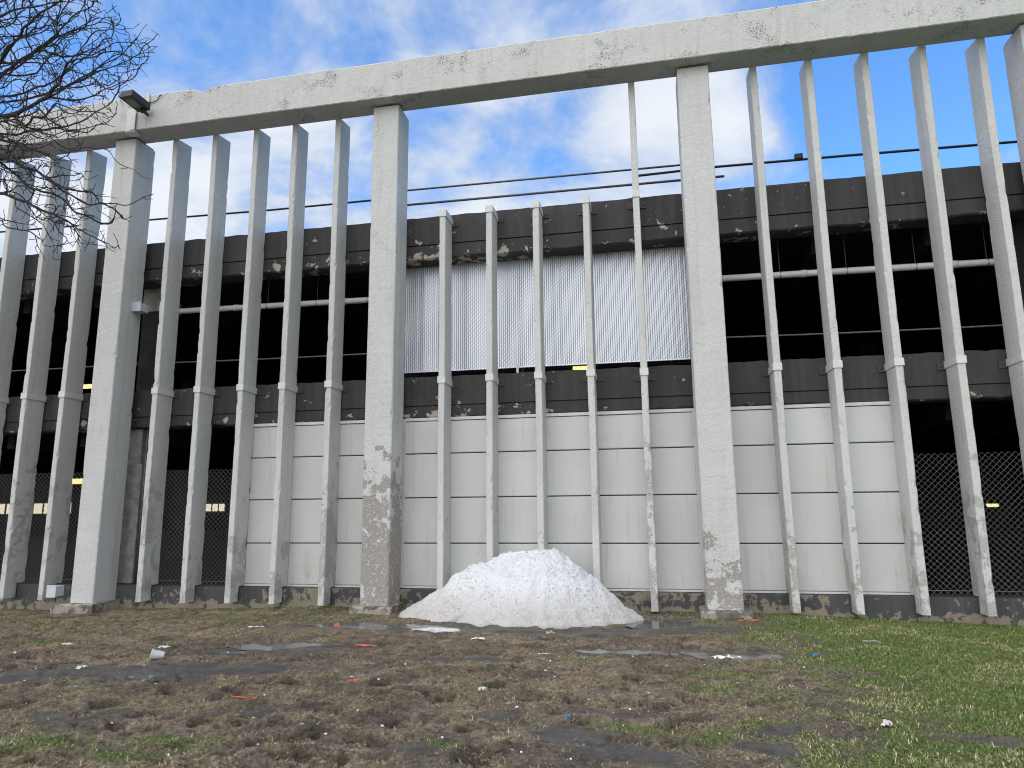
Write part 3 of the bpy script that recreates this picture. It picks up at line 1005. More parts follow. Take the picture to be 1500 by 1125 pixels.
# slatted fence of the upper deck
sf = thing('privacy_fence', 'silver slatted privacy fence closing the middle opening of the upper deck', 'fence', (-2.3, 15.9, 3.05))
SX0, SX1, SZ0, SZ1 = -6.16, 1.12, 3.30, 6.16
b = MB()
SP = 0.0513
n = int((SX1 - SX0) / SP)
for k in range(n):
    xc = SX0 + SP * (k + 0.5)
    zt = SZ1 + 0.03 * math.sin(k * 0.9) + random.uniform(-0.015, 0.015) + 0.04 * (k / n)
    y = 15.81
    tw = random.uniform(-0.0025, 0.0025)
    hw = 0.0205
    ya, yb = y - 0.003 + tw, y - 0.003 - tw
    b.add([(xc - hw, ya, SZ0), (xc + hw, yb, SZ0), (xc + hw, yb + 0.006, SZ0), (xc - hw, ya + 0.006, SZ0),
           (xc - hw, ya, zt), (xc + hw, yb, zt), (xc + hw, yb + 0.006, zt), (xc - hw, ya + 0.006, zt)],
          [(0, 3, 2, 1), (4, 5, 6, 7), (0, 1, 5, 4), (1, 2, 6, 5), (2, 3, 7, 6), (3, 0, 4, 7)])
b.build('privacy_slats', M_SLAT, sf)
b = MB(); zig(b, SX0, SX1, 15.81, SZ0 - 0.104, SZ1 + 0.05, SP, 0.052, 0.0032, woven=0.014)
b.build('wire_mesh', M_WIRED, sf)
b = MB(); b.box(SX0, SX1, 15.797, 15.802, SZ0 - 0.012, SZ0 + 0.018)
b.build('lock_strip', M_SLAT, sf)
for x in (SX0, -2.9, SX1):
    b = MB(); b.tube([(x, 15.92, 2.66), (x, 15.92, SZ1)], 0.035, 10)
    b.build('post', M_PIPED, sf, smooth=True)
b = MB(); b.box(-3.02, -2.96, 15.755, 15.785, 3.06, 3.36)
b.build('loose_slat_end', M_PIPE, sf)

# ------------------------------------------------------------------ pipes and rails
def hanger_pipe(x0, x1, z0, z1, label, endcap):
    t_ = thing('drain_pipe', label, 'pipe', ((x0 + x1) / 2, 15.95, z0), 'white pipes under the upper deck ceiling')
    zf = lambda x: z0 + (z1 - z0) * (x - x0) / (x1 - x0)
    b = MB(); b.tube([(x, 15.95, zf(x)) for x in np.linspace(x0, x1, 12)], 0.075, 14)
    b.build('pipe', M_PIPE, t_, smooth=True)
    for x in np.arange(x0 + 0.35, x1, 1.42):
        b = MB()
        z = zf(x)
        ring = [(x, 15.95 + 0.085 * math.cos(a), z + 0.085 * math.sin(a)) for a in np.linspace(-math.pi / 2, 1.5 * math.pi, 13)]
        b.tube(ring, 0.010, 5)
        b.tube([(x, 15.95, z + 0.085), (x, 15.95, 6.245)], 0.006, 5)
        b.build('hanger', M_PIPED, t_)
    b = MB()
    for x in np.arange(x0 + 2.2, x1, 3.1):
        b.tube([(x, 15.95, zf(x)), (x + 0.14, 15.95, zf(x))], 0.086, 14)
    b.build('coupling', M_PIPE, t_, smooth=True)


hanger_pipe(-12.95, -5.95, 5.36, 5.28, 'white drain pipe hung across the bay right of the floodlight column', True)
hanger_pipe(1.35, 14.0, 5.20, 5.07, 'white drain pipe hung across the right hand upper opening', True)


def barrier(x0, x1, z0, z1, label):
    t_ = thing('barrier_cable', label, 'cable', ((x0 + x1) / 2, 15.95, z0), 'barrier cables of the upper deck')
    b = MB(); b.tube([(x, 15.95, z0 + (z1 - z0) * (x - x0) / (x1 - x0) - 0.02 * math.sin(math.pi * (x - x0) / (x1 - x0))) for x in np.linspace(x0, x1, 16)], 0.020, 8)
    b.build('cable', M_BARR, t_, smooth=True)
    b = MB()
    for x in (x0, x1):
        b.box(x - 0.06, x + 0.06, 15.90, 15.99, (z0 if x == x0 else z1) - 0.06, (z0 if x == x0 else z1) + 0.06)
    b.build('anchor', M_PIPED, t_)


M_BARR = mat_simple('rusty_barrier_cable', (0.17, 0.155, 0.135), 0.6, 0.3, 25.0, metal=0.2)
barrier(-20.0, -13.4, 3.97, 3.95, 'thin barrier cable behind the fins left of the floodlight column')
barrier(-12.8, -6.2, 3.93, 3.87, 'thin barrier cable under the left white drain pipe')
barrier(1.65, 7.9, 3.79, 3.72, 'thin barrier cable under the right white drain pipe')


def roof_rail(pts, r, mat, label, posts, box=None):
    t_ = thing('roof_rail', label, 'pipe rail', (pts[0][0], pts[0][1], pts[0][2]), 'pipe rails above the roof parapet')
    b = MB(); b.tube(pts, r, 10)
    b.build('rail', mat, t_, smooth=True)
    for (x, y, z) in posts:
        b = MB(); b.tube([(x, y + 0.001, 6.55), (x, y + 0.001, z)], 0.026, 8)
        b.build('post', M_PIPED, t_, smooth=True)
    if box:
        b = MB(); b.box(box[0] - 0.09, box[0] + 0.09, box[1] - 0.06, box[1] + 0.06, box[2] + 0.01, box[2] + 0.13)
        b.build('splice_box', M_HOUS, t_)


Yr = 16.5
roof_rail([(-26, Yr, 8.62), (-19.3, Yr, 8.50), (-10.16, Yr, 8.32), (-6.5, Yr, 8.30)], 0.027, M_CABLE, 'dark rail above the parapet on the left, ending behind the flaking column', [(-20.9, Yr, 8.5), (-6.48, Yr, 8.30)])
roof_rail([(-6.4, Yr, 8.49), (1.45, Yr, 8.41)], 0.026, M_PIPED, 'upper rail between the two middle columns above the parapet', [(-6.38, Yr + 0.08, 8.49), (1.45, Yr, 8.41)])
roof_rail([(-6.6, Yr, 8.07), (2.12, Yr, 8.0)], 0.031, M_PIPED, 'lower grey rail between the middle columns with its free end showing', [(-6.58, Yr, 8.07), (1.53, Yr + 0.01, 8.0)])
roof_rail([(0.0, Yr, 8.24), (1.92, Yr, 8.27), (5.0, Yr, 8.22), (8.73, Yr, 8.14), (14, Yr, 8.05)], 0.031, M_CABLE, 'dark rail above the parapet on the right with a small splice box', [(-0.02, Yr + 0.002, 8.24), (9.1, Yr, 8.13)], (3.87, Yr, 8.245))

# ------------------------------------------------------------------ floodlight on the beam
fl = thing('floodlight', 'dark bronze shoebox floodlight mounted on the beam above the left column', 'floodlight', (-12.9, 13.98, 10.2))


def dpt(px, py, D):
    d = ray(px, py)
    return np.array(d * D / d[1])


# box axes: arm direction runs out from the wall, tipped down a little, swung to the left
c0 = dpt(198.5, 147.5, 13.55)
ax = np.array([-0.05, -1.0, 0.04]); ax /= np.linalg.norm(ax)      # long axis, pointing out
sx_ = np.array([1.0, -0.05, 0.0]); sx_ -= ax * sx_.dot(ax); sx_ /= np.linalg.norm(sx_)
up_ = np.cross(sx_, ax)
if up_[2] < 0: up_ = -up_


def obox(b, c, la, ls, lu, ta=1.0):
    vs = []
    for u in (-1, 1):
        k = ta if u > 0 else 1.0
        for (a, s_) in ((-1, -1), (1, -1), (1, 1), (-1, 1)):
            vs.append(c + ax * a * la * k + sx_ * s_ * ls * k + up_ * u * lu)
    b.add(vs, [(0, 3, 2, 1), (4, 5, 6, 7), (0, 1, 5, 4), (1, 2, 6, 5), (2, 3, 7, 6), (3, 0, 4, 7)])


b = MB(); obox(b, c0, 0.31, 0.185, 0.088, 0.97)
b.build('housing', M_HOUS, fl, bevel=0.008)
b = MB(); obox(b, c0 - up_ * 0.095, 0.306, 0.181, 0.006)
b.build('door_frame', M_HOUS, fl, bevel=0.004)
b = MB()
ring = []
for k in range(28):
    a = 2 * math.pi * k / 28
    ca, sa = math.cos(a), math.sin(a)
    e = lambda v: math.copysign(abs(v) ** 0.6, v)
    ring.append((e(ca), e(sa)))
lo = [c0 + ax * (0.06 + 0.19 * p) + sx_ * 0.120 * q - up_ * 0.102 for p, q in ring]
md = [c0 + ax * (0.06 + 0.165 * p) + sx_ * 0.10 * q - up_ * 0.110 for p, q in ring]
b.rings([lo, md])
b.build('lens', M_LENS, fl, smooth=False)
b = MB()
k0 = c0 - ax * 0.25 - up_ * 0.05 + sx_ * 0.03
b.tube([k0, k0 - up_ * 0.09, np.array([k0[0] + 0.01, 13.955, k0[2] - 0.10])], 0.035, 10)
b.tube([k0 - up_ * 0.09 - sx_ * 0.06, k0 - up_ * 0.09 + sx_ * 0.06], 0.045, 12)
b.build('swivel_arm', M_HOUS, fl, smooth=False)
b = MB()
pl0, pl1 = dpt(184, 196, 13.97), dpt(201, 150, 13.97)
b.box(pl0[0], pl1[0] - 0.10, 13.955, 13.996, 9.58, 10.22)
b.box(pl1[0] - 0.13, pl1[0] + 0.02, 13.935, 13.953, 9.62, 10.20)
b.box(pl0[0] - 0.02, pl1[0] + 0.02, 13.955, 14.20, 9.585, 9.615)
q0 = dpt(217, 148, 13.97)
b.box(q0[0] - 0.045, q0[0] + 0.045, 13.94, 13.995, q0[2] - 0.12, q0[2] + 0.20)
b.build('mounting_plate', M_STRAP, fl, bevel=0.006)
b = MB()
b.tube([tuple(dpt(px, py, 13.965)) for px, py in ((219, 150), (224, 149.5), (230, 147), (234, 140))] + [(dpt(237, 136, 13.965)[0], 14.06, 10.61)], 0.012, 6)
b.build('cord', M_CABLE, fl, smooth=True)

# ------------------------------------------------------------------ boxes on the wall
jb = thing('junction_box', 'small grey junction box on the side of the floodlight column by the white pipe', 'electrical box', (-12.70, 14.9, 5.0))
b = MB(); b.box(-12.78, -12.56, 14.70, 14.98, 5.03, 5.24); b.build('box', M_BOX, jb, bevel=0.01)
b = MB(); b.box(-12.80, -12.54, 14.665, 14.698, 5.01, 5.26); b.build('cover', M_BOX, jb, bevel=0.006)
b = MB(); b.tube([(-12.76, 14.85, 5.14), (-12.84, 14.85, 5.14)], 0.03, 8); b.build('fitting', M_PIPED, jb)

eb = thing('electrical_box', 'pale grey electrical box on a short conduit at the foot of a fin', 'electrical box', (-13.97, 14.5, -2.3))
b = MB(); b.box(-14.11, -13.88, 14.36, 14.60, -1.98, -1.73); b.build('box', M_BOX, eb, bevel=0.012)
b = MB(); b.box(-14.125, -13.865, 14.335, 14.358, -1.995, -1.715); b.build('cover', M_BOX, eb, bevel=0.006)
b = MB(); b.tube([(-14.0, 14.48, -2.6), (-14.0, 14.48, -1.978)], 0.026, 10); b.build('conduit', M_PIPED, eb, smooth=True)

# ------------------------------------------------------------------ lamps and daylight slot deep in the garage
def lamp(px, py, D, ln, mat, label, zc=None, hgt=0.12):
    p = dpt(px, py, D)
    t_ = thing('ceiling_light', label, 'ceiling light', tuple(p), 'lit lamps inside the garage')
    b = MB(); b.tube([(p[0] - ln, p[1], p[2]), (p[0] - ln * 0.9, p[1], p[2]), (p[0] + ln * 0.9, p[1], p[2]), (p[0] + ln, p[1], p[2])], [hgt * 0.6, hgt, hgt, hgt * 0.6], 10)
    b.build('diffuser', mat, t_)
    ceil = 2.30 if p[2] < 2.2 else 6.25
    b = MB(); b.box(p[0] - ln * 0.8, p[0] + ln * 0.8, p[1] - 0.05, p[1] + 0.05, p[2] + hgt * 0.8, p[2] + hgt * 1.2)
    b.tube([(p[0] - ln * 0.5, p[1], p[2] + hgt), (p[0] - ln * 0.5, p[1], ceil)], 0.02, 5)
    b.tube([(p[0] + ln * 0.5, p[1], p[2] + hgt), (p[0] + ln * 0.5, p[1], ceil)], 0.02, 5)
    b.build('bracket', M_INT, t_)


lamp(127, 566, 23, 0.34, M_GLOW, 'yellowish lamp just above the lower spandrel left of the floodlight column', hgt=0.09)
lamp(851, 539, 28, 0.34, M_GLOW, 'yellowish lamp peeping out under the slatted fence', hgt=0.09)
lamp(113, 705, 30, 0.42, M_GLOW, 'yellow lamp behind the chain link left of the floodlight column', hgt=0.14)
lamp(272, 731, 28, 0.26, M_GLOWW, 'small white lamp behind the chain link right of the floodlight column', hgt=0.12)
lamp(1454, 740, 30, 0.20, M_GLOW, 'tiny yellow lamp behind the chain link at the right edge', hgt=0.07)

M_DAY = mat_simple('pale_sunlit_wall', (0.75, 0.70, 0.55), 0.9, 0.1, 1.0)
# glowing panes stand in for daylight through openings in the far wall
M_WINL = mat_emit('far_daylight_glow', (1.0, 0.90, 0.66), 0.42)
def far_windows(px0, px1, py0, py1, n, label, D=36.0):
    a, c = dpt(px0, py1, D), dpt(px1, py0, D)
    t_ = thing('daylight_window_row', label, 'window', ((a[0] + c[0]) / 2, D, a[2]))
    b = MB(); b.box(a[0] - 0.1, c[0] + 0.1, D, D + 0.15, a[2] - 0.12, c[2] + 0.12)
    b.box(a[0] - 0.1, a[0], D, D + 0.12, -1.95, a[2])
    b.box(c[0], c[0] + 0.1, D, D + 0.12, -1.95, a[2])
    b.build('frame', M_INT, t_)
    wd = (c[0] - a[0]) / n
    for k in range(n):
        g_ = 0.10 + 0.12 * random.random()
        b = MB(); b.box(a[0] + wd * (k + g_), a[0] + wd * (k + 0.93), D - 0.06, D - 0.01, a[2], c[2])
        b.build('pane', M_WINL, t_)


far_windows(-20, 106, 737, 753, 9, 'row of bright cream windows far behind the fence at the left edge')
far_windows(300, 330, 738, 749, 3, 'small bright barred window row far inside, right of the floodlight column')

# ------------------------------------------------------------------ snow pile
cx0, cy0 = -2.56, 14.0
N, Rr = 220, 90
vs, fs = [], []
th = np.linspace(0, 2 * math.pi, N, endpoint=False)
def snow_h(q):
    return np.interp(q, [0, 0.10, 0.25, 0.45, 0.65, 0.82, 0.93, 1.0], [1.0, 0.985, 0.92, 0.73, 0.455, 0.20, 0.075, 0.0])
TH, Q = np.meshgrid(th, np.linspace(0, 1, Rr))
dxs = np.cos(TH); dys = np.sin(TH)
rx = np.where(dxs < 0, 2.80, 2.20) * (1 + 0.02 * np.sin(3 * TH) + sstep(Q, 0.8, 1.0) * 0.02 * np.sin(11 * TH + 1))
ryf = np.where(dys < 0, 1.02, 1.05) * (1 + 0.04 * np.sin(4 * TH + 2) + sstep(Q, 0.75, 1.0) * (0.05 * np.sin(13 * TH) + 0.05 * np.sin(23 * TH + 1) + 0.03 * np.sin(41 * TH + 1)))
SXm = cx0 + rx * Q * dxs + 0.18 * (1 - Q) + 0.10
SYm = cy0 + ryf * Q * dys + 0.12 * (1 - Q)
hh = snow_h(Q + 0.03 * np.sin(3 * TH + 1) * Q * (1 - Q) * 4)
lob = 0.16 * (fbm(SXm * 1.6 + 4, SYm * 1.6, 3) - 0.5) + 0.20 * (fbm(SXm * 4.2, SYm * 4.2, 4, 0.6) - 0.5) + 0.055 * (fbm(SXm * 22, SYm * 22, 2) - 0.5)
base = gz_base(SXm, SYm) - 0.05
SZm = base + 1.31 * hh + lob * sstep(1 - Q, 0.0, 0.10) + 0.05 * sstep(1 - Q, 0, 0.02)
SZm[0, :] = SZm[0, :].mean()
vv = np.stack([SXm.ravel() * S, SYm.ravel() * S, (SZm.ravel() + ZOFF) * S], 1)
ii, jj = np.meshgrid(np.arange(Rr - 1), np.arange(N), indexing='ij')
a0 = (ii * N + jj).ravel(); a1 = (ii * N + (jj + 1) % N).ravel()
snow = fast_mesh('snow_pile', vv, quads=np.stack([a0, a0 + N, a1 + N, a1], 1), mat=M_SNOW, smooth=True)
tag(snow, 'large mound of dirty melting snow heaped against the pale panelled wall', 'snow pile')

# slush sheet beside it
M_SLUSH = mat_simple('wet_slush', (0.52, 0.53, 0.56), 0.3, 0.2, 16.0, bump=0.4)
def flat_patch(name, px, py, rx, ry, h, mat, label, cat, an=0.0, n=26, seed=0):
    rr = np.random.default_rng(seed)
    cx, cy = gp(px, py)
    c, s = math.cos(an), math.sin(an)
    b = MB()
    lay = []
    for sc, dz in ((1.0, 0.0), (0.96, h * 0.6), (0.6, h), (0.2, h * 1.05)):
        ring = []
        for k in range(n):
            a = 2 * math.pi * k / n
            q = 1 + 0.18 * math.sin(3 * a + seed) + 0.12 * math.sin(5 * a + 2 * seed) + 0.06 * math.sin(9 * a)
            u, v = rx * q * math.cos(a) * sc, ry * q * math.sin(a) * sc
            x, y = cx + u * c - v * s, cy + u * s + v * c
            ring.append((x, y, float(gh(x, y)) + 0.012 + dz + rr.normal(0, h * 0.12)))
        lay.append(ring)
    b.rings(lay)
    return tag(b.build(name, mat), label, cat)


flat_patch('slush_patch', 636, 926, 0.42, 0.12, 0.03, M_SLUSH, 'thin sheet of grey ice and slush left of the snow mound', 'slush', 0.12, seed=2)

# ------------------------------------------------------------------ litter
M_ORANGE = mat_simple('orange_plastic', (0.58, 0.12, 0.05), 0.5, 0.1, 20)
M_BLUE = mat_simple('blue_plastic', (0.04, 0.20, 0.48), 0.5, 0.1, 20)
M_WHITE = mat_simple('white_paper', (0.72, 0.72, 0.70), 0.7, 0.1, 20)
M_TAN = mat_simple('dry_leaf', (0.42, 0.33, 0.17), 0.8, 0.2, 30)
M_CUP = mat_simple('cloudy_clear_plastic', (0.45, 0.46, 0.47), 0.2, 0.1, 20, spec=0.5)
M_WRAP = mat_simple('pale_blue_wrapper', (0.45, 0.60, 0.72), 0.5, 0.25, 40)
M_GREENW = mat_simple('mint_wrapper', (0.50, 0.66, 0.58), 0.5, 0.2, 60)
M_PINKW = mat_simple('pinkish_wrapper', (0.62, 0.52, 0.55), 0.5, 0.3, 80)
M_ALU = mat_simple('bright_metal_strip', (0.62, 0.63, 0.66), 0.4, 0.1, 20, metal=0.3)


def crumple(name, px, py, sx, sy, h, mat, label, cat, an=0.0, seed=0, group=None, nx=7, ny=5):
    """a creased thin sheet with its own thickness, lying on the ground"""
    rr = np.random.default_rng(seed + 500)
    cx, cy = gp(px, py)
    z0 = float(gh(cx, cy))
    c, s = math.cos(an), math.sin(an)
    top, vs, fs = [], [], []
    for j in range(ny):
        for i in range(nx):
            u = (i / (nx - 1) - 0.5) * 2 * sx * (1 + rr.normal(0, 0.12)); v = (j / (ny - 1) - 0.5) * 2 * sy * (1 + rr.normal(0, 0.12))
            zz = z0 + 0.012 + h * rr.random() * (1 - 0.4 * abs(i / (nx - 1) - 0.5))
            vs.append((cx + u * c - v * s, cy + u * s + v * c, zz))
    n = nx * ny
    vs += [(x, y, z - 0.006) for x, y, z in vs]
    for j in range(ny - 1):
        for i in range(nx - 1):
            a = j * nx + i
            fs.append((a, a + 1, a + 1 + nx, a + nx)); fs.append((a + n, a + n + nx, a + n + nx + 1, a + n + 1))
    edge = [i for i in range(nx)] + [j * nx + nx - 1 for j in range(1, ny)] + [(ny - 1) * nx + i for i in range(nx - 2, -1, -1)] + [j * nx for j in range(ny - 2, 0, -1)]
    for k in range(len(edge)):
        a, bb = edge[k], edge[(k + 1) % len(edge)]
        fs.append((a, a + n, bb + n, bb))
    b = MB(); b.add(vs, fs)
    return tag(b.build(name, mat), label, cat, group)


crumple('plastic_bag', 1063, 960, 0.20, 0.06, 0.09, M_WHITE, 'crumpled white plastic bag beside the long puddle', 'litter', 0.1, 1)
crumple('wrapper', 1037, 956, 0.13, 0.05, 0.07, M_WRAP, 'pale blue and white wrapper touching the white bag by the puddle', 'litter', 0.3, 2)
crumple('wrapper', 706, 1015, 0.045, 0.03, 0.05, M_GREENW, 'small mint and white wrapper on the brown dead grass', 'litter', 0.4, 3)
crumple('wrapper', 1300, 1071, 0.045, 0.04, 0.06, M_PINKW, 'pinkish white wrapper standing in the green lawn', 'litter', 0.8, 4)
crumple('paper_sheet', 701, 937, 0.11, 0.03, 0.03, M_WHITE, 'flat slip of white paper on the mud in front of the snow', 'litter', -0.1, 5)
crumple('paper_sheet', 750, 973, 0.055, 0.035, 0.06, M_WHITE, 'folded white paper piece in the middle of the muddy ground', 'litter', 0.3, 6)
crumple('paper_sheet', 240, 949, 0.09, 0.03, 0.04, M_WHITE, 'white paper scrap just above the clear cup', 'litter', 0.1, 7)
crumple('paper_sheet', 98, 947, 0.07, 0.03, 0.04, M_WHITE, 'white paper scrap in the mud at far left', 'litter', 0.2, 8)
crumple('paper_sheet', 375, 920, 0.14, 0.03, 0.03, M_ALU, 'greyish flat scrap on the mud below the left panelled wall', 'litter', 0.1, 9)
crumple('paper_sheet', 120, 979, 0.06, 0.03, 0.05, M_WHITE, 'rolled white scrap between the clear cup and the left edge', 'litter', 0.9, 10)
crumple('blue_scrap', 831, 1055, 0.035, 0.02, 0.012, M_BLUE, 'bright blue plastic scrap on bare dark mud', 'litter', 0.2, 11)
crumple('blue_scrap', 1194, 961, 0.04, 0.02, 0.03, M_BLUE, 'dark blue bit of plastic at the edge of the lawn', 'litter', 0.2, 12)
crumple('orange_strip', 535, 947, 0.17, 0.022, 0.02, M_ORANGE, 'orange plastic strip below the flaking column', 'litter', -0.12, 13)
crumple('orange_strip', 524, 996, 0.10, 0.014, 0.02, M_ORANGE, 'shorter orange strip halfway down the muddy ground', 'litter', 0.15, 14)
crumple('orange_strip', 356, 1028, 0.14, 0.012, 0.02, M_ORANGE, 'faded orange strip on the dead grass at lower left', 'litter', 0.0, 15)
crumple('orange_strip', 1097, 914, 0.18, 0.02, 0.02, M_ORANGE, 'reddish strip on the grass beside the right plinth', 'litter', 0.3, 16)
crumple('orange_tag', 493, 916, 0.05, 0.03, 0.12, M_ORANGE, 'small upright orange tag beside the puddle by the flaking column', 'litter', 0.4, 17)
crumple('orange_strip', 70, 904, 1.0, 0.02, 0.02, M_ORANGE, 'long reddish strip along the foot of the wall at far left', 'litter', 0.0, 18, nx=16)
crumple('metal_strip', 1276, 942, 0.13, 0.022, 0.01, M_ALU, 'bright flat metal strip lying on the green lawn', 'litter', 0.05, 19)
crumple('dry_leaf', 807, 929, 0.07, 0.03, 0.06, M_TAN, 'curled tan leaf on the mud before the snow mound', 'leaf', 0.3, 20)
crumple('paper_sheet', 797, 956, 0.09, 0.02, 0.03, M_WHITE, 'white slip on the mud below the right half of the snow', 'litter', 0.1, 21)
# small white scraps
rs = np.random.default_rng(21)
k = 0
while k < 55:
    px, py = rs.uniform(5, 1180), rs.uniform(925, 1118)
    x, y = gp(px, py)
    g, w_, s_ = masks(np.array([x]), np.array([y]))
    if g[0] > 0.7: continue
    sz = rs.uniform(0.008, 0.017) * (1.5 if py < 960 else 1.0)
    crumple('paper_scrap', px, py, sz, sz * rs.uniform(0.5, 1.0), sz * 1.2, M_WHITE, 'tiny white scrap scattered on the brown muddy ground', 'litter',
            rs.uniform(0, 3), 100 + k, 'tiny white scraps on the mud', 4, 3)
    k += 1

# clear cup lying on its side
cup = thing('plastic_cup', 'clear plastic cup lying on its side in the mud', 'cup', (*gp(230, 968), float(gh(*gp(230, 968)))))
cxp, cyp = gp(230, 968)
z0 = float(gh(cxp, cyp)) + 0.075
b = MB()
rings = []
dirv = np.array([0.85, 0.45, -0.12]); dirv /= np.linalg.norm(dirv)
e1 = np.cross(dirv, [0, 0, 1.0]); e1 /= np.linalg.norm(e1); e2 = np.cross(dirv, e1)
c_ = np.array([cxp - 0.07, cyp - 0.03, z0])
for (d, r_) in ((0.0, 0.074), (0.17, 0.05), (0.17, 0.0475), (0.006, 0.0705)):
    rings.append([c_ + dirv * d + r_ * (math.cos(2 * math.pi * q / 24) * e1 + math.sin(2 * math.pi * q / 24) * e2) for q in range(24)])
b.rings(rings, cap=False)
n = len(b.v)
b.f.append(tuple(range(24, 48)))
b.build('cup_wall', M_CUP, cup, smooth=False)
b = MB()
b.tube([c_ + 0.076 * (math.cos(2 * math.pi * q / 24) * e1 + math.sin(2 * math.pi * q / 24) * e2) for q in range(25)], 0.006, 5)
b.build('rim', M_WHITE, cup)

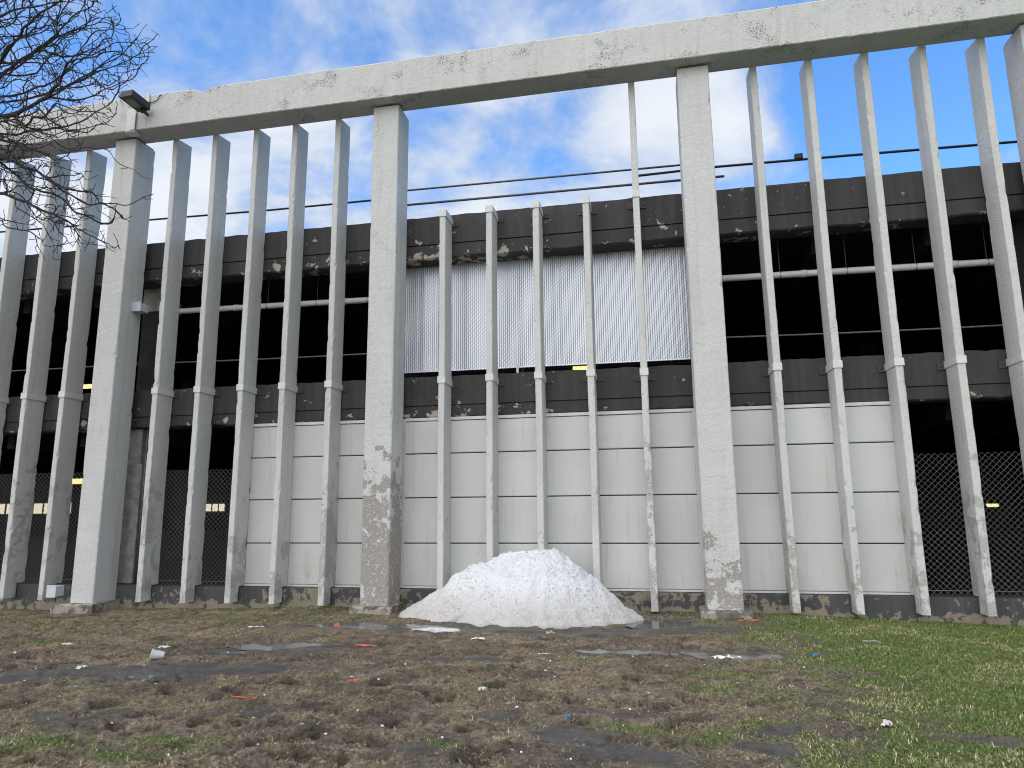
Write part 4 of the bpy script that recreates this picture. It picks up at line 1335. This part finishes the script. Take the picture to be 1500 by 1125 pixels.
# ------------------------------------------------------------------ bare tree (space colonisation)
def grow_tree():
    r = np.random.default_rng(9)
    att = []
    outl_y = [-260, -100, 0, 50, 85, 110, 150, 200, 215]
    outl_x = [60, 100, 165, 225, 228, 215, 190, 140, 115]
    while len(att) < 8600:
        px, py = r.uniform(-520, 240), r.uniform(-260, 225)
        if px > np.interp(py, outl_y, outl_x): continue
        # ragged fringe: thin out towards the outline
        ed = np.interp(py, outl_y, outl_x) - px
        if r.random() > 0.30 + 0.7 * min(max(ed / 130.0, 0), 1): continue
        att.append(dpt(px, py, r.uniform(6.6, 9.4)))
    for _ in range(260):   # low drooping sprays in front of the fins
        py = r.uniform(225, 335)
        px = r.uniform(-260, np.interp(py, [225, 270, 335], [110, 100, 110]))
        if px > 10 and r.random() > np.interp(py, [225, 270, 300, 335], [0.75, 0.45, 0.6, 0.7]): continue
        att.append(dpt(px, py, r.uniform(7.4, 8.6)))
    for a, c_, m_ in (((110, 200), (245, 275), 16), ((60, 300), (165, 372), 14), ((150, 120), (236, 55), 12), ((60, 250), (110, 320), 14)):
        for q in range(m_):
            f_ = q / m_
            att.append(dpt(a[0] + (c_[0] - a[0]) * f_ + r.normal(0, 7), a[1] + (c_[1] - a[1]) * f_ + r.normal(0, 6), 8.0 + r.normal(0, 0.1)))
    for q in range(600):   # the drooping spray
        f_ = r.random()
        cx_, cy_ = -10 + 130 * f_, 205 + 135 * f_ ** 1.1
        att.append(dpt(cx_ + r.normal(0, 22 + 14 * f_), cy_ + r.normal(0, 20), 8.0 + r.normal(0, 0.28)))
    att = np.array(att)
    bx, by = -12.2, 8.6
    nodes = [np.array([bx + 0.05 * math.sin(i * 0.7), by + 0.04 * math.cos(i * 0.9), -2.25 + 0.16 * i]) for i in range(26)]
    parent = [-1] + list(range(25))
    # a few heavy limbs to start with
    tops = []
    for tgt in (dpt(-120, 215, 8.1), dpt(-150, 60, 7.6), dpt(-200, -60, 8.6), dpt(-330, 100, 7.2), dpt(-120, 140, 8.9), dpt(-60, 175, 8.1)):
        st = r.integers(19, 26)
        p = nodes[st].copy(); pi = int(st)
        L = np.linalg.norm(tgt - p); ns = int(L / 0.16)
        for q in range(1, ns + 1):
            f_ = q / ns
            w_ = p * (1 - f_) + tgt * f_ + np.array([0, 0, 0.35 * math.sin(f_ * math.pi)]) + r.normal(0, 0.025, 3)
            nodes.append(w_); parent.append(pi); pi = len(nodes) - 1
    nodes = [np.array(n) for n in nodes]
    step, kill, infl = 0.072, 0.095, 2.2
    alive = np.ones(len(att), bool)
    nd = np.full(len(att), 1e9); ni = np.zeros(len(att), int)
    def upd(start):
        P = np.array(nodes[start:])
        for s0 in range(0, len(P), 400):
            Pp = P[s0:s0 + 400]
            d = np.linalg.norm(att[:, None, :] - Pp[None], axis=2)
            k_ = d.argmin(1); dm = d[np.arange(len(att)), k_]
            better = dm < nd
            nd[better] = dm[better]; ni[better] = k_[better] + start + s0
    upd(0)
    for it in range(170):
        act = alive & (nd < infl)
        if not act.any(): break
        dirs = {}
        vec = att[act] - np.array(nodes)[ni[act]]
        vec /= (np.linalg.norm(vec, axis=1, keepdims=True) + 1e-9)
        for i_, v_ in zip(ni[act], vec):
            dirs[i_] = dirs.get(i_, 0) + v_
        st = len(nodes)
        for i_, v_ in dirs.items():
            v_ = v_ / (np.linalg.norm(v_) + 1e-9) + r.normal(0, 0.22, 3)
            v_ /= np.linalg.norm(v_)
            if parent[i_] >= 0:
                pd = nodes[i_] - nodes[parent[i_]]; pd /= (np.linalg.norm(pd) + 1e-9)
                v_ = v_ + 0.75 * pd; v_ /= np.linalg.norm(v_)
            nodes.append(nodes[i_] + v_ * step); parent.append(int(i_))
        upd(st)
        alive &= nd > kill
    # short side spurs
    m0 = len(nodes)
    for i_ in range(60, m0):
        if r.random() < 0.26:
            pd = nodes[i_] - nodes[parent[i_]]; pd /= (np.linalg.norm(pd) + 1e-9)
            v_ = pd + r.normal(0, 0.8, 3); v_ /= np.linalg.norm(v_)
            pi = i_; p = nodes[i_]
            for q in range(r.integers(1, 6)):
                p = p + v_ * 0.045 + r.normal(0, 0.006, 3); nodes.append(p); parent.append(pi); pi = len(nodes) - 1
    n = len(nodes)
    cnt = np.zeros(n); rad = np.zeros(n)
    ch = [[] for _ in range(n)]
    for i_ in range(n):
        if parent[i_] >= 0: ch[parent[i_]].append(i_)
    e_ = 2.85
    for i_ in sorted(range(n), key=lambda q: -q):
        # children always have larger indices
        rad[i_] = (0.0044 ** e_ if not ch[i_] else sum(rad[c_] for c_ in ch[i_]) + (0.0010 ** e_))
    rad = rad ** (1 / e_)
    return np.array(nodes), parent, rad


nodes, parent, rad = grow_tree()
tree = thing('bare_tree', 'leafless dark branched tree reaching in from the upper left edge', 'tree', (-12.2, 8.6, -2.25))
bt, bc = MB(), MB()
for i in range(len(nodes)):
    p = parent[i]
    if p < 0: continue
    a, c = nodes[p], nodes[i]
    d = c - a; L = np.linalg.norm(d)
    if L < 1e-6: continue
    d = d / L
    ref = np.array([0, 0, 1.0]) if abs(d[2]) < 0.9 else np.array([1.0, 0, 0])
    u = np.cross(d, ref); u /= np.linalg.norm(u); v = np.cross(d, u)
    ns = 10 if rad[i] > 0.04 else (6 if rad[i] > 0.012 else 4)
    tgt = bt if i < 26 else bc
    ra = min(rad[p], rad[i] * 1.25) if i >= 26 else rad[p]
    ring = lambda q, R: [q + R * (math.cos(2 * math.pi * k / ns) * u + math.sin(2 * math.pi * k / ns) * v) for k in range(ns)]
    tgt.rings([ring(a - d * rad[i] * 0.3, ra), ring(c + d * rad[i] * 0.3, rad[i])], cap=True)
bt.build('trunk', M_BARK, tree)
bc.build('branches', M_BARK, tree)
